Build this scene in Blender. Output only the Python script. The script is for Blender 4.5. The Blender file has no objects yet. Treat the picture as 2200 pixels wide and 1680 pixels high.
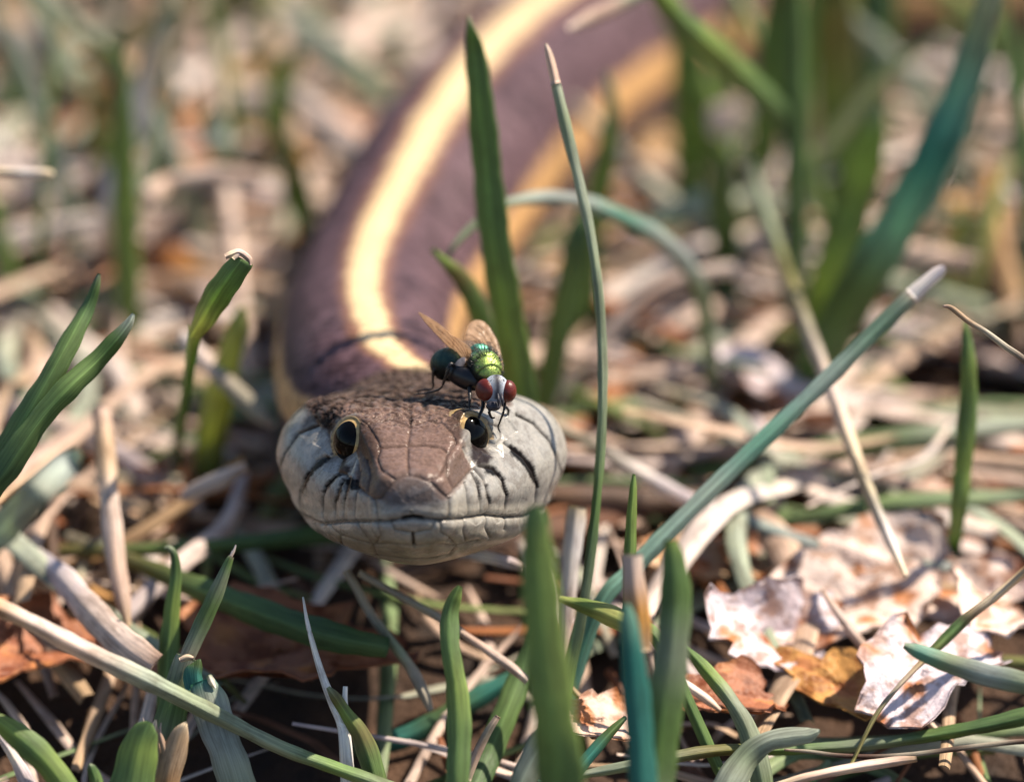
import bpy, math, random
import numpy as np
from mathutils import Vector, Matrix

# ------------------------------------------------------------------ scene, camera, sky, sun
sc = bpy.context.scene
MM = 0.001                       # everything below is worked out in millimetres
PITCH = math.radians(22.0)
DIST = 350.0                     # camera to the plane of focus
PXMM = 0.0384                    # mm per photo pixel (2200 px wide photo) at that plane
FPX = DIST / PXMM
FOC = np.array([0.0, 0.0, 28.0])
VD = np.array([0.0, math.cos(PITCH), -math.sin(PITCH)])
VR = np.array([1.0, 0.0, 0.0])
VU = np.array([0.0, math.sin(PITCH), math.cos(PITCH)])
CAM = FOC - DIST * VD

cam = bpy.data.cameras.new('camera')
cam.sensor_width = 36.0
cam.lens = FPX / 2200.0 * 36.0
cam.clip_start = 0.01
cam.clip_end = 200.0
cam.dof.use_dof = True
cam.dof.focus_distance = (DIST - 1.0) * MM
cam.dof.aperture_fstop = cam.lens / 11.0
cam.dof.aperture_blades = 0
camo = bpy.data.objects.new('camera', cam)
camo.location = Vector(CAM * MM)
camo.rotation_euler = (math.pi / 2 - PITCH, 0, 0)
sc.collection.objects.link(camo)
sc.camera = camo

SUN_TO = Vector((0.55, 0.20, 0.81)).normalized()      # towards the sun
elev = math.asin(SUN_TO.z)
azim = math.atan2(SUN_TO.x, SUN_TO.y)
world = bpy.data.worlds.new('World')
sc.world = world
world.use_nodes = True
wn = world.node_tree
bg = wn.nodes['Background']
sky = wn.nodes.new('ShaderNodeTexSky')
sky.sky_type = 'NISHITA'
sky.sun_disc = False
sky.sun_elevation = elev
sky.sun_rotation = azim
wn.links.new(sky.outputs[0], bg.inputs[0])
bg.inputs[1].default_value = 0.08
sun = bpy.data.lights.new('sun', 'SUN')
sun.energy = 5.0
sun.angle = math.radians(0.5)
sun.color = (1.0, 0.86, 0.70)
suno = bpy.data.objects.new('sun', sun)
suno.rotation_euler = SUN_TO.to_track_quat('Z', 'Y').to_euler()
sc.collection.objects.link(suno)

sc.view_settings.view_transform = 'Standard'
sc.view_settings.look = 'None'
sc.view_settings.exposure = 0.82
sc.view_settings.gamma = 1.0
sc.view_settings.use_curve_mapping = False
sc.cycles.use_denoising = True
sc.cycles.max_bounces = 8
sc.cycles.transparent_max_bounces = 12

rng = np.random.default_rng(11)
random.seed(11)

# ------------------------------------------------------------------ pixel <-> place
def P(px, py, z=0.0):
    """Point (mm) seen at photo pixel px,py, z mm behind the plane of focus."""
    d = DIST + z
    return CAM + d * (VD + VR * (px - 1100.0) / FPX - VU * (py - 840.0) / FPX)

def G(px, py, h=0.0):
    """Point where the pixel's ray meets the level h mm above the soil."""
    ray = VD + VR * (px - 1100.0) / FPX - VU * (py - 840.0) / FPX
    t = (h - CAM[2]) / ray[2]
    return CAM + t * ray

def depth_of(p):
    return float(np.dot(p - CAM, VD) - DIST)

def project(v):
    r = v - CAM
    d = r @ VD
    return np.stack([1100.0 + FPX * (r @ VR) / d, 840.0 - FPX * (r @ VU) / d], -1)

def nrm(v):
    return v / np.maximum(np.linalg.norm(v, axis=-1, keepdims=True), 1e-9)

def level(y):
    """Height of the soil: it falls away a little on the camera's side of the snake."""
    t = np.clip((24.0 - np.asarray(y, float)) / 34.0, 0, 1)
    return -8.0 * t * t * (3 - 2 * t)

# ------------------------------------------------------------------ mesh helpers
def new_mesh(name, verts, faces, col=None, rib=None, smooth=True):
    """verts in mm (local). faces: int array (n,4) or (n,3) or list of such arrays."""
    me = bpy.data.meshes.new(name)
    verts = np.asarray(verts, dtype=np.float64) * MM
    if not isinstance(faces, list):
        faces = [faces]
    faces = [np.asarray(f, dtype=np.int32) for f in faces if len(f)]
    nl = sum(f.size for f in faces)
    npoly = sum(len(f) for f in faces)
    me.vertices.add(len(verts)); me.loops.add(nl); me.polygons.add(npoly)
    me.vertices.foreach_set('co', verts.astype(np.float32).ravel())
    me.loops.foreach_set('vertex_index', np.concatenate([f.ravel() for f in faces]))
    st, tot, o = [], [], 0
    for f in faces:
        k = f.shape[1]
        st.append(o + np.arange(len(f)) * k); tot.append(np.full(len(f), k)); o += f.size
    me.polygons.foreach_set('loop_start', np.concatenate(st).astype(np.int32))
    me.polygons.foreach_set('loop_total', np.concatenate(tot).astype(np.int32))
    if smooth:
        me.polygons.foreach_set('use_smooth', np.ones(npoly, dtype=bool))
    if col is not None:
        a = me.attributes.new('tint', 'FLOAT_COLOR', 'POINT')
        c = np.ones((len(verts), 4), np.float32); c[:, :3] = col
        a.data.foreach_set('color', c.ravel())
    if rib is not None:
        a = me.attributes.new('rib', 'FLOAT_VECTOR', 'POINT')
        a.data.foreach_set('vector', np.asarray(rib, np.float32).ravel())
    me.update(calc_edges=True)
    me.validate()
    return me

def link(name, me, mat, parent=None, loc=None):
    o = bpy.data.objects.new(name, me)
    sc.collection.objects.link(o)
    if me is not None and mat is not None:
        me.materials.clear(); me.materials.append(mat)
    if loc is not None:
        o.location = Vector(np.asarray(loc) * MM)
    if parent is not None:
        o.parent = parent
    return o

def tag(o, label=None, cat=None, group=None, kind=None):
    if label: o['label'] = label
    if cat: o['category'] = cat
    if group: o['group'] = group
    if kind: o['kind'] = kind
    return o

def catmull(pts, n):
    """Catmull-Rom through rows of pts (any width), n samples per span."""
    pts = np.asarray(pts, float)
    if len(pts) == 2:
        t = np.linspace(0, 1, n + 1)[:, None]
        return pts[0] * (1 - t) + pts[1] * t
    ext = np.vstack([2 * pts[0] - pts[1], pts, 2 * pts[-1] - pts[-2]])
    out = []
    for i in range(len(pts) - 1):
        p0, p1, p2, p3 = ext[i:i + 4]
        t = np.linspace(0, 1, n, endpoint=False)[:, None]
        out.append(0.5 * (2 * p1 + (p2 - p0) * t + (2 * p0 - 5 * p1 + 4 * p2 - p3) * t ** 2 + (3 * p1 - p0 - 3 * p2 + p3) * t ** 3))
    out.append(pts[-1:])
    return np.vstack(out)

def grid_faces(nr, nc, closed=True, off=0):
    i = np.arange(nr - 1)[:, None]; j = np.arange(nc if closed else nc - 1)[None]
    a = i * nc + j; b = i * nc + (j + 1) % nc
    return off + np.stack([a, b, b + nc, a + nc], -1).reshape(-1, 4)

def ribbon_arrays(pts, wid, col, ref, roll=0.0, fold=0.15, thick=0.12, across=7, n=8, mid=0.0, seed=0.0):
    """A leaf blade: V-folded strip with two faces and a real thickness."""
    k = len(pts)
    data = np.hstack([np.asarray(pts, float), np.asarray(wid, float).reshape(k, 1),
                      np.asarray(col, float).reshape(k, 3), np.broadcast_to(np.asarray(roll, float).reshape(-1, 1), (k, 1))])
    s = catmull(data, n)
    c, w, cc, ro = s[:, :3], np.maximum(s[:, 3], 0.04), np.clip(s[:, 4:7], 0.0, 1.0), np.radians(s[:, 7:8])
    T = nrm(np.gradient(c, axis=0))
    W0 = nrm(np.cross(T, np.broadcast_to(ref, T.shape)))
    N0 = nrm(np.cross(W0, T))
    W = W0 * np.cos(ro) + N0 * np.sin(ro)
    N = nrm(np.cross(W, T))
    u = np.linspace(-1, 1, across) if across < 11 else np.array([-1, -.78, -.52, -.26, -.09, 0, .09, .26, .52, .78, 1.0])
    m = len(c)
    prof = fold * (np.abs(u) ** 1.4)
    arc = np.concatenate([[0], np.cumsum(np.linalg.norm(np.diff(c, axis=0), axis=1))])
    hw = 0.5 * w[:, None]
    wob = 1 + 0.05 * np.sin(arc * 0.9 + seed)[:, None] + 0.03 * np.sin(arc * 2.3 + seed * 3)[:, None]
    top = c[:, None] + W[:, None] * (hw * wob * u)[..., None] - N[:, None] * (hw * 2 * prof)[..., None]
    th = thick * (1.0 - 0.75 * np.abs(u) ** 3)[None] * np.minimum(1.0, w / 0.6)[:, None]
    bot = top + N[:, None] * th[..., None]
    ring = np.concatenate([top, bot[:, ::-1]], 1)
    nc = 2 * across
    f = [grid_faces(m, nc)]
    caps = []
    for base, flip in ((0, False), ((m - 1) * nc, True)):
        for j in range(across - 1):
            q = [base + j, base + nc - 1 - j, base + nc - 2 - j, base + j + 1]
            caps.append(q[::-1] if not flip else q)
    f.append(np.array(caps))
    uu = np.concatenate([u, u[::-1]])
    rib = np.zeros((m, nc, 3)); rib[..., 0] = uu * hw; rib[..., 1] = arc[:, None]; rib[..., 2] = seed
    colr = np.repeat(cc[:, None], nc, 1)
    if mid: colr = np.clip(colr * (1 + mid * np.exp(-(uu / 0.11) ** 2))[None, :, None], 0, 1)
    return ring.reshape(-1, 3), f, colr.reshape(-1, 3), rib.reshape(-1, 3)

def tube_arrays(pts, rad, col=None, n=6, seg=8):
    k = len(pts)
    cols = np.zeros((k, 3)) if col is None else np.broadcast_to(np.asarray(col, float), (k, 3))
    s = catmull(np.hstack([np.asarray(pts, float), np.asarray(rad, float).reshape(k, 1), cols]), n)
    c, r, cc = s[:, :3], np.maximum(s[:, 3], 0.004), np.clip(s[:, 4:7], 0, 1)
    T = nrm(np.gradient(c, axis=0))
    ref = np.where(np.abs(T[:, 2:3]) > 0.9, [[1.0, 0, 0]], [[0, 0, 1.0]])
    A = nrm(np.cross(T, ref)); B = np.cross(T, A)
    a = np.linspace(0, 2 * np.pi, seg, endpoint=False)
    ring = c[:, None] + r[:, None, None] * (A[:, None] * np.cos(a)[None, :, None] + B[:, None] * np.sin(a)[None, :, None])
    m = len(c)
    V = np.vstack([ring.reshape(-1, 3), c[:1], c[-1:]])
    i0, i1 = m * seg, m * seg + 1
    j = np.arange(seg); j2 = (j + 1) % seg
    tri = np.vstack([np.stack([np.full(seg, i0), j2, j], -1), np.stack([np.full(seg, i1), (m - 1) * seg + j, (m - 1) * seg + j2], -1)])
    C = np.vstack([np.repeat(cc, seg, 0), cc[:1], cc[-1:]])
    arc = np.concatenate([[0], np.cumsum(np.linalg.norm(np.diff(c, axis=0), axis=1))])
    rib = np.zeros((len(V), 3)); rib[:m * seg, 0] = np.tile(a, m) * 0.2; rib[:m * seg, 1] = np.repeat(arc, seg)
    return V, [grid_faces(m, seg), tri], C, rib

def merge(parts):
    V, F4, F3, C, R, o = [], [], [], [], [], 0
    for v, fs, c, r in parts:
        V.append(v); C.append(c); R.append(r)
        for f in fs:
            f = np.asarray(f)
            (F4 if f.shape[1] == 4 else F3).append(f + o)
        o += len(v)
    fl = []
    if F4: fl.append(np.vstack(F4))
    if F3: fl.append(np.vstack(F3))
    return np.vstack(V), fl, np.vstack(C), np.vstack(R)

# ------------------------------------------------------------------ materials
def material(name):
    m = bpy.data.materials.new(name); m.use_nodes = True
    nt = m.node_tree
    return m, nt, nt.nodes['Principled BSDF'], nt.nodes['Material Output']

def node(nt, t, **kw):
    n = nt.nodes.new(t)
    for k, v in kw.items():
        setattr(n, k, v)
    return n

def mixcol(nt, a, b, fac, mode='MIX'):
    n = node(nt, 'ShaderNodeMix', data_type='RGBA', blend_type=mode)
    for sock, val in ((n.inputs[0], fac), (n.inputs[6], a), (n.inputs[7], b)):
        if hasattr(val, 'is_linked'):
            nt.links.new(val, sock)
        else:
            sock.default_value = val
    return n.outputs[2]

def ramp(nt, src, stops):
    n = node(nt, 'ShaderNodeValToRGB')
    while len(n.color_ramp.elements) < len(stops):
        n.color_ramp.elements.new(0.5)
    for e, (p, c) in zip(n.color_ramp.elements, stops):
        e.position = p; e.color = (c, c, c, 1) if np.isscalar(c) else (*c, 1)
    nt.links.new(src, n.inputs[0])
    return n.outputs[0]

def noise(nt, vec, scale, detail=4.0, rough=0.55):
    n = node(nt, 'ShaderNodeTexNoise')
    n.inputs['Scale'].default_value = scale
    n.inputs['Detail'].default_value = detail
    n.inputs['Roughness'].default_value = rough
    nt.links.new(vec, n.inputs['Vector'])
    return n.outputs['Fac']

def mapping(nt, vec, scale):
    n = node(nt, 'ShaderNodeMapping'); n.inputs['Scale'].default_value = scale
    nt.links.new(vec, n.inputs['Vector'])
    return n.outputs[0]

def bump(nt, h, strength, dist):
    n = node(nt, 'ShaderNodeBump')
    n.inputs['Strength'].default_value = strength
    n.inputs['Distance'].default_value = dist
    nt.links.new(h, n.inputs['Height'])
    return n.outputs[0]

def leaf_material(name, rough, trans, vein=1.0, spot=0.35, spec=0.4):
    """Blade tissue: tint from the mesh, lengthwise veins, mottling, some light passing through."""
    m, nt, b, out = material(name)
    col = node(nt, 'ShaderNodeAttribute', attribute_name='tint').outputs['Color']
    rib = node(nt, 'ShaderNodeAttribute', attribute_name='rib').outputs['Vector']
    veins = noise(nt, mapping(nt, rib, (7.0, 0.12, 1.0)), 1.0, 3.0, 0.6)
    fine = noise(nt, mapping(nt, rib, (16.0, 0.6, 1.0)), 1.0, 2.0, 0.6)
    blot = noise(nt, mapping(nt, rib, (0.6, 0.22, 3.0)), 1.0, 5.0, 0.65)
    c1 = mixcol(nt, col, ramp(nt, veins, [(0.38, 0.58), (0.62, 1.28)]), vein, 'MULTIPLY')
    c2 = mixcol(nt, c1, ramp(nt, blot, [(0.36, (0.55, 0.50, 0.46)), (0.5, (1.0, 1.0, 1.0)), (0.66, (1.22, 1.18, 1.05))]), spot, 'MULTIPLY')
    nt.links.new(c2, b.inputs['Base Color'])
    b.inputs['Specular IOR Level'].default_value = spec
    nt.links.new(ramp(nt, fine, [(0.3, rough - 0.1), (0.7, rough + 0.15)]), b.inputs['Roughness'])
    nt.links.new(bump(nt, fine, 0.5, 0.00012), b.inputs['Normal'])
    tr = node(nt, 'ShaderNodeBsdfTranslucent')
    nt.links.new(mixcol(nt, c2, (1.1, 1.15, 0.7, 1), 1.0, 'MULTIPLY'), tr.inputs['Color'])
    mx = node(nt, 'ShaderNodeMixShader'); mx.inputs[0].default_value = trans
    nt.links.new(b.outputs[0], mx.inputs[1]); nt.links.new(tr.outputs[0], mx.inputs[2])
    nt.links.new(mx.outputs[0], out.inputs[0])
    return m

M_GREEN = leaf_material('green_blade', 0.46, 0.36, 0.55, 0.45)
M_STRAW = leaf_material('dry_straw', 0.55, 0.16, 0.75, 0.8, 0.3)

def dead_leaf_material():
    m, nt, b, out = material('dead_leaf')
    col = node(nt, 'ShaderNodeAttribute', attribute_name='tint').outputs['Color']
    tc = node(nt, 'ShaderNodeTexCoord').outputs['Object']
    n1 = noise(nt, tc, 420.0, 5.0, 0.6)
    n2 = noise(nt, tc, 1500.0, 4.0, 0.6)
    c1 = mixcol(nt, col, ramp(nt, n1, [(0.40, (0.45, 0.27, 0.17)), (0.50, (1, 1, 1)), (0.62, (1.15, 1.1, 1.1))]), 0.8, 'MULTIPLY')
    nt.links.new(c1, b.inputs['Base Color'])
    b.inputs['Roughness'].default_value = 0.5
    b.inputs['Specular IOR Level'].default_value = 0.35
    nt.links.new(bump(nt, n2, 0.6, 0.0004), b.inputs['Normal'])
    return m
M_LEAF = dead_leaf_material()

def soil_material():
    m, nt, b, out = material('soil')
    tc = node(nt, 'ShaderNodeTexCoord').outputs['Object']
    n1 = noise(nt, tc, 90.0, 6.0, 0.65); n2 = noise(nt, tc, 700.0, 5.0, 0.6)
    c = mixcol(nt, (0.022, 0.013, 0.009, 1), (0.10, 0.048, 0.022, 1), ramp(nt, n1, [(0.35, 0.0), (0.7, 1.0)]))
    nt.links.new(c, b.inputs['Base Color'])
    b.inputs['Roughness'].default_value = 0.85
    nt.links.new(bump(nt, n2, 0.8, 0.002), b.inputs['Normal'])
    return m
M_SOIL = soil_material()

def skin_material():
    m, nt, b, out = material('snake_skin')
    col = node(nt, 'ShaderNodeAttribute', attribute_name='tint').outputs['Color']
    rib = node(nt, 'ShaderNodeAttribute', attribute_name='rib').outputs['Vector']   # x: roughness of the spot, y: grime
    sep = node(nt, 'ShaderNodeSeparateXYZ'); nt.links.new(rib, sep.inputs[0])
    tc = node(nt, 'ShaderNodeTexCoord').outputs['Object']
    n1 = noise(nt, tc, 900.0, 6.0, 0.65); n2 = noise(nt, tc, 4200.0, 4.0, 0.6); n3 = noise(nt, tc, 300.0, 4.0, 0.6)
    c1 = mixcol(nt, col, ramp(nt, n1, [(0.40, (0.68, 0.64, 0.62)), (0.5, (0.97, 0.97, 0.97)), (0.60, (1.14, 1.1, 1.06))]), 0.8, 'MULTIPLY')
    c2 = mixcol(nt, c1, ramp(nt, n2, [(0.38, 0.80), (0.62, 1.12)]), 0.7, 'MULTIPLY')
    gr = node(nt, 'ShaderNodeMath', operation='MULTIPLY'); nt.links.new(sep.outputs[1], gr.inputs[0])
    nt.links.new(ramp(nt, n1, [(0.47, 0.0), (0.54, 1.0)]), gr.inputs[1])
    c3 = mixcol(nt, c2, (0.012, 0.008, 0.006, 1), gr.outputs[0])
    nt.links.new(c3, b.inputs['Base Color'])
    bw = node(nt, 'ShaderNodeRGBToBW'); nt.links.new(c3, bw.inputs[0])
    sp_ = node(nt, 'ShaderNodeMath', operation='MULTIPLY_ADD', use_clamp=True); nt.links.new(bw.outputs[0], sp_.inputs[0]); sp_.inputs[1].default_value = 1.7; sp_.inputs[2].default_value = 0.04
    nt.links.new(sp_.outputs[0], b.inputs['Specular IOR Level'])
    ra = node(nt, 'ShaderNodeMath', operation='ADD'); nt.links.new(sep.outputs[0], ra.inputs[0])
    rs = node(nt, 'ShaderNodeMath', operation='MULTIPLY_ADD'); nt.links.new(n3, rs.inputs[0]); rs.inputs[1].default_value = 0.3; rs.inputs[2].default_value = -0.15
    nt.links.new(rs.outputs[0], ra.inputs[1]); nt.links.new(ra.outputs[0], b.inputs['Roughness'])
    hb = node(nt, 'ShaderNodeMath', operation='MULTIPLY_ADD'); nt.links.new(n2, hb.inputs[0]); hb.inputs[1].default_value = 0.35; nt.links.new(n1, hb.inputs[2])
    bp = node(nt, 'ShaderNodeBump'); bp.inputs['Distance'].default_value = 0.0006
    nt.links.new(hb.outputs[0], bp.inputs['Height'])
    st = node(nt, 'ShaderNodeMath', operation='MULTIPLY_ADD'); nt.links.new(sep.outputs[1], st.inputs[0]); st.inputs[1].default_value = 0.75; st.inputs[2].default_value = 0.03
    nt.links.new(st.outputs[0], bp.inputs['Strength']); nt.links.new(bp.outputs[0], b.inputs['Normal'])
    b.subsurface_method = 'RANDOM_WALK' if hasattr(b, 'subsurface_method') else b.subsurface_method
    return m
M_SKIN = skin_material()

def plain(name, col, rough=0.4, metal=0.0, spec=0.5, coat=0.0, mott=0.25, scale=2500.0, bmp=0.0):
    m, nt, b, out = material(name)
    tc = node(nt, 'ShaderNodeTexCoord').outputs['Object']
    n1 = noise(nt, tc, scale, 5.0, 0.6)
    c = mixcol(nt, (*col, 1), ramp(nt, n1, [(0.3, 1 - mott * 1.6), (0.7, 1 + mott)]), 1.0, 'MULTIPLY')
    nt.links.new(c, b.inputs['Base Color'])
    b.inputs['Roughness'].default_value = rough; b.inputs['Metallic'].default_value = metal
    b.inputs['Specular IOR Level'].default_value = spec
    b.inputs['Coat Weight'].default_value = coat; b.inputs['Coat Roughness'].default_value = 0.03
    if bmp:
        nt.links.new(bump(nt, n1, bmp, 0.0001), b.inputs['Normal'])
    return m
M_IRIS = plain('gold_iris', (0.62, 0.42, 0.17), 0.3, 0.35, 0.5, 0.4)
M_PUPIL = plain('eye_black', (0.002, 0.002, 0.002), 0.06, 0.0, 0.16, 0.0, 0.0)
M_FLYRED = plain('fly_eye_red', (0.115, 0.016, 0.010), 0.3, 0.0, 0.4, 0.1, 0.12, 9000, 0.3)
M_FLYBLACK = plain('fly_black', (0.008, 0.008, 0.010), 0.35, 0.0, 0.5, 0.0, 0.3)
M_FLYFACE = plain('fly_face_silver', (0.50, 0.55, 0.62), 0.5, 0.0, 0.4, 0.0, 0.3)
M_FLYDARK = plain('fly_face_dark', (0.035, 0.035, 0.05), 0.5, 0.0, 0.4, 0.0, 0.4)
M_VEIN = plain('wing_vein', (0.17, 0.09, 0.045), 0.5)
M_PALE = plain('fly_squama', (0.62, 0.47, 0.38), 0.5)

def fly_metal_material():
    m, nt, b, out = material('fly_green_metal')
    col = node(nt, 'ShaderNodeAttribute', attribute_name='tint').outputs['Color']
    tc = node(nt, 'ShaderNodeTexCoord').outputs['Object']
    n1 = noise(nt, tc, 3000.0, 5.0, 0.6); n2 = noise(nt, tc, 9000.0, 3.0, 0.6)
    c = mixcol(nt, col, ramp(nt, n1, [(0.3, (0.55, 0.7, 0.7)), (0.7, (1.25, 1.15, 0.9))]), 0.8, 'MULTIPLY')
    nt.links.new(c, b.inputs['Base Color'])
    b.inputs['Metallic'].default_value = 0.75; b.inputs['Roughness'].default_value = 0.36
    nt.links.new(bump(nt, n2, 0.5, 0.0001), b.inputs['Normal'])
    return m
M_FLYMETAL = fly_metal_material()

def wing_material():
    m, nt, b, out = material('fly_wing')
    tc = node(nt, 'ShaderNodeTexCoord').outputs['Object']
    n1 = noise(nt, tc, 1800.0, 3.0, 0.5)
    c = mixcol(nt, (0.62, 0.42, 0.27, 1), (0.80, 0.62, 0.46, 1), n1)
    nt.links.new(c, b.inputs['Base Color']); b.inputs['Roughness'].default_value = 0.28
    nt.links.new(bump(nt, n1, 0.5, 0.0002), b.inputs['Normal'])
    tl = node(nt, 'ShaderNodeBsdfTranslucent'); nt.links.new(c, tl.inputs['Color'])
    tr = node(nt, 'ShaderNodeBsdfTransparent'); tr.inputs[0].default_value = (0.95, 0.84, 0.70, 1)
    m1 = node(nt, 'ShaderNodeMixShader'); m1.inputs[0].default_value = 0.45
    nt.links.new(b.outputs[0], m1.inputs[1]); nt.links.new(tl.outputs[0], m1.inputs[2])
    m2 = node(nt, 'ShaderNodeMixShader'); m2.inputs[0].default_value = 0.34
    nt.links.new(m1.outputs[0], m2.inputs[1]); nt.links.new(tr.outputs[0], m2.inputs[2])
    nt.links.new(m2.outputs[0], out.inputs[0])
    return m
M_WING = wing_material()

# ------------------------------------------------------------------ ground
def build_ground():
    fine = np.arange(-260, 521, 6.0)
    far = np.array([700, 1000, 1600, 3000, 6000, 15000, 40000.0])
    xs = np.concatenate([-far[::-1], np.arange(-300, 301, 6.0), far])
    ys = np.concatenate([-far[::-1], fine, far])
    X, Y = np.meshgrid(xs, ys)
    Z = -1.2 + 0.9 * np.sin(X * 0.11 + 1.3) * np.sin(Y * 0.09) + 0.7 * np.sin(X * 0.31 + Y * 0.23) + rng.normal(0, 0.35, X.shape)
    Z = np.minimum(Z, -0.2) + level(Y)
    v = np.stack([X, Y, Z], -1).reshape(-1, 3)
    nc = len(xs)
    f = grid_faces(len(ys), nc, closed=False)
    o = link('ground', new_mesh('ground', v, f), M_SOIL)
    tag(o, 'dark crumbly brown soil showing between the straw', None, None, 'structure')
build_ground()

# ------------------------------------------------------------------ snake
ZX, ZY, ZS = 550.0, 658.9, 0.341
def Z1(pts):     # tracing coordinates of the head close-up -> photo pixels
    return np.array([(ZX + x * ZS, ZY + y * ZS) for x, y in pts])

HEAD_P = math.radians(11.0)
HA = np.array([-0.022, -math.cos(HEAD_P), math.sin(HEAD_P)]); HA /= np.linalg.norm(HA)
HU = np.array([0.0, math.sin(HEAD_P), math.cos(HEAD_P)])
HR = nrm(np.cross(-HA, HU))
H0 = P(884, 1105, -9.0)
def head_pt(b, x, y):
    return H0 - b * HA + x * HR + y * HU

# half sections: top, top edge, side, cheek, mouth, lower jaw, bottom
ST = [
 (2.2,  (0, 3.25), (2.2, 3.05), (3.0, 2.2), (3.5, 0.95), (3.45, -0.35), (2.9, -2.3), (0, -3.3)),
 (5.0,  (0, 4.25), (3.0, 4.05), (3.7, 2.9), (5.2, 0.75), (5.1, -0.8), (4.5, -3.2), (0, -4.9)),
 (9.0,  (0, 5.60), (4.4, 5.60), (5.2, 3.9), (7.6, 0.5), (7.3, -1.5), (6.2, -4.3), (0, -6.3)),
 (13.0, (0, 6.2), (5.9, 5.90), (7.7, 4.0), (9.9, 1.0), (9.4, -1.9), (7.6, -5.0), (0, -6.9)),
 (18.0, (0, 6.25), (7.5, 5.8), (10.6, 4.2), (12.1, 1.1), (11.2, -2.0), (8.6, -5.2), (0, -7.1)),
 (22.0, (0, 6.2), (7.4, 5.6), (10.6, 4.0), (11.9, 0.9), (10.8, -2.2), (8.0, -5.3), (0, -7.0)),
 (26.0, (0, 6.1), (5.8, 5.2), (8.2, 3.4), (9.2, 0.5), (8.6, -2.5), (6.3, -5.3), (0, -6.8)),
 (30.0, (0, 6.3), (4.3, 5.3), (6.5, 3.1), (7.1, 0.3), (6.5, -2.8), (4.3, -5.5), (0, -6.9)),
]
SB = np.array([s[0] for s in ST])
SK = np.array([s[1:] for s in ST])          # (n,7,2)
ANG = np.radians([90, 56, 26, 0, -26, -56, -90])

def interp_keys(b):
    """Smooth (Hermite) interpolation of the stations along the head."""
    m = np.zeros_like(SK)
    d = (SK[1:] - SK[:-1]) / (SB[1:] - SB[:-1])[:, None, None]
    m[1:-1] = 0.5 * (d[1:] + d[:-1]); m[0] = d[0]; m[-1] = d[-1]
    i = np.clip(np.searchsorted(SB, b, side='right') - 1, 0, len(SB) - 2)
    h = (SB[i + 1] - SB[i]); t = ((b - SB[i]) / h)
    t_ = t[:, None, None]; h_ = h[:, None, None]
    return ((2 * t_**3 - 3 * t_**2 + 1) * SK[i] + (t_**3 - 2 * t_**2 + t_) * h_ * m[i]
            + (-2 * t_**3 + 3 * t_**2) * SK[i + 1] + (t_**3 - t_**2) * h_ * m[i + 1])

def sdf_seg(q, pl):
    """distance of points q to an open polyline."""
    best = np.full(len(q), 1e9)
    for a, b in zip(pl[:-1], pl[1:]):
        ab = b - a
        t = np.clip(((q - a) @ ab) / (ab @ ab), 0, 1)
        best = np.minimum(best, np.hypot(*(q - a - t[:, None] * ab).T))
    return best

def sdf_seg_t(q, pl):
    """the same, with how far along the polyline the nearest point lies (0..1)."""
    best = np.full(len(q), 1e9); tt = np.zeros(len(q)); n = len(pl) - 1
    for i, (a, b) in enumerate(zip(pl[:-1], pl[1:])):
        ab = b - a
        t = np.clip(((q - a) @ ab) / (ab @ ab), 0, 1)
        dd = np.hypot(*(q - a - t[:, None] * ab).T)
        cl = dd < best
        best = np.where(cl, dd, best); tt = np.where(cl, (i + t) / n, tt)
    return best, tt

def poly_mask(q, poly, soft, grow=0.0):
    d = sdf_seg(q, np.vstack([poly, poly[:1]]))
    inside = np.zeros(len(q), bool)
    for a, b in zip(poly, np.roll(poly, -1, 0)):
        c = ((a[1] > q[:, 1]) != (b[1] > q[:, 1]))
        with np.errstate(divide='ignore', invalid='ignore'):
            x = (b[0] - a[0]) * (q[:, 1] - a[1]) / (b[1] - a[1]) + a[0]
        inside ^= c & (q[:, 0] < x)
    s = np.where(inside, d, -d)
    return np.clip(0.5 + (s + grow) / (2 * soft), 0, 1)

def smooth(x):
    x = np.clip(x, 0, 1); return x * x * (3 - 2 * x)

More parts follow.
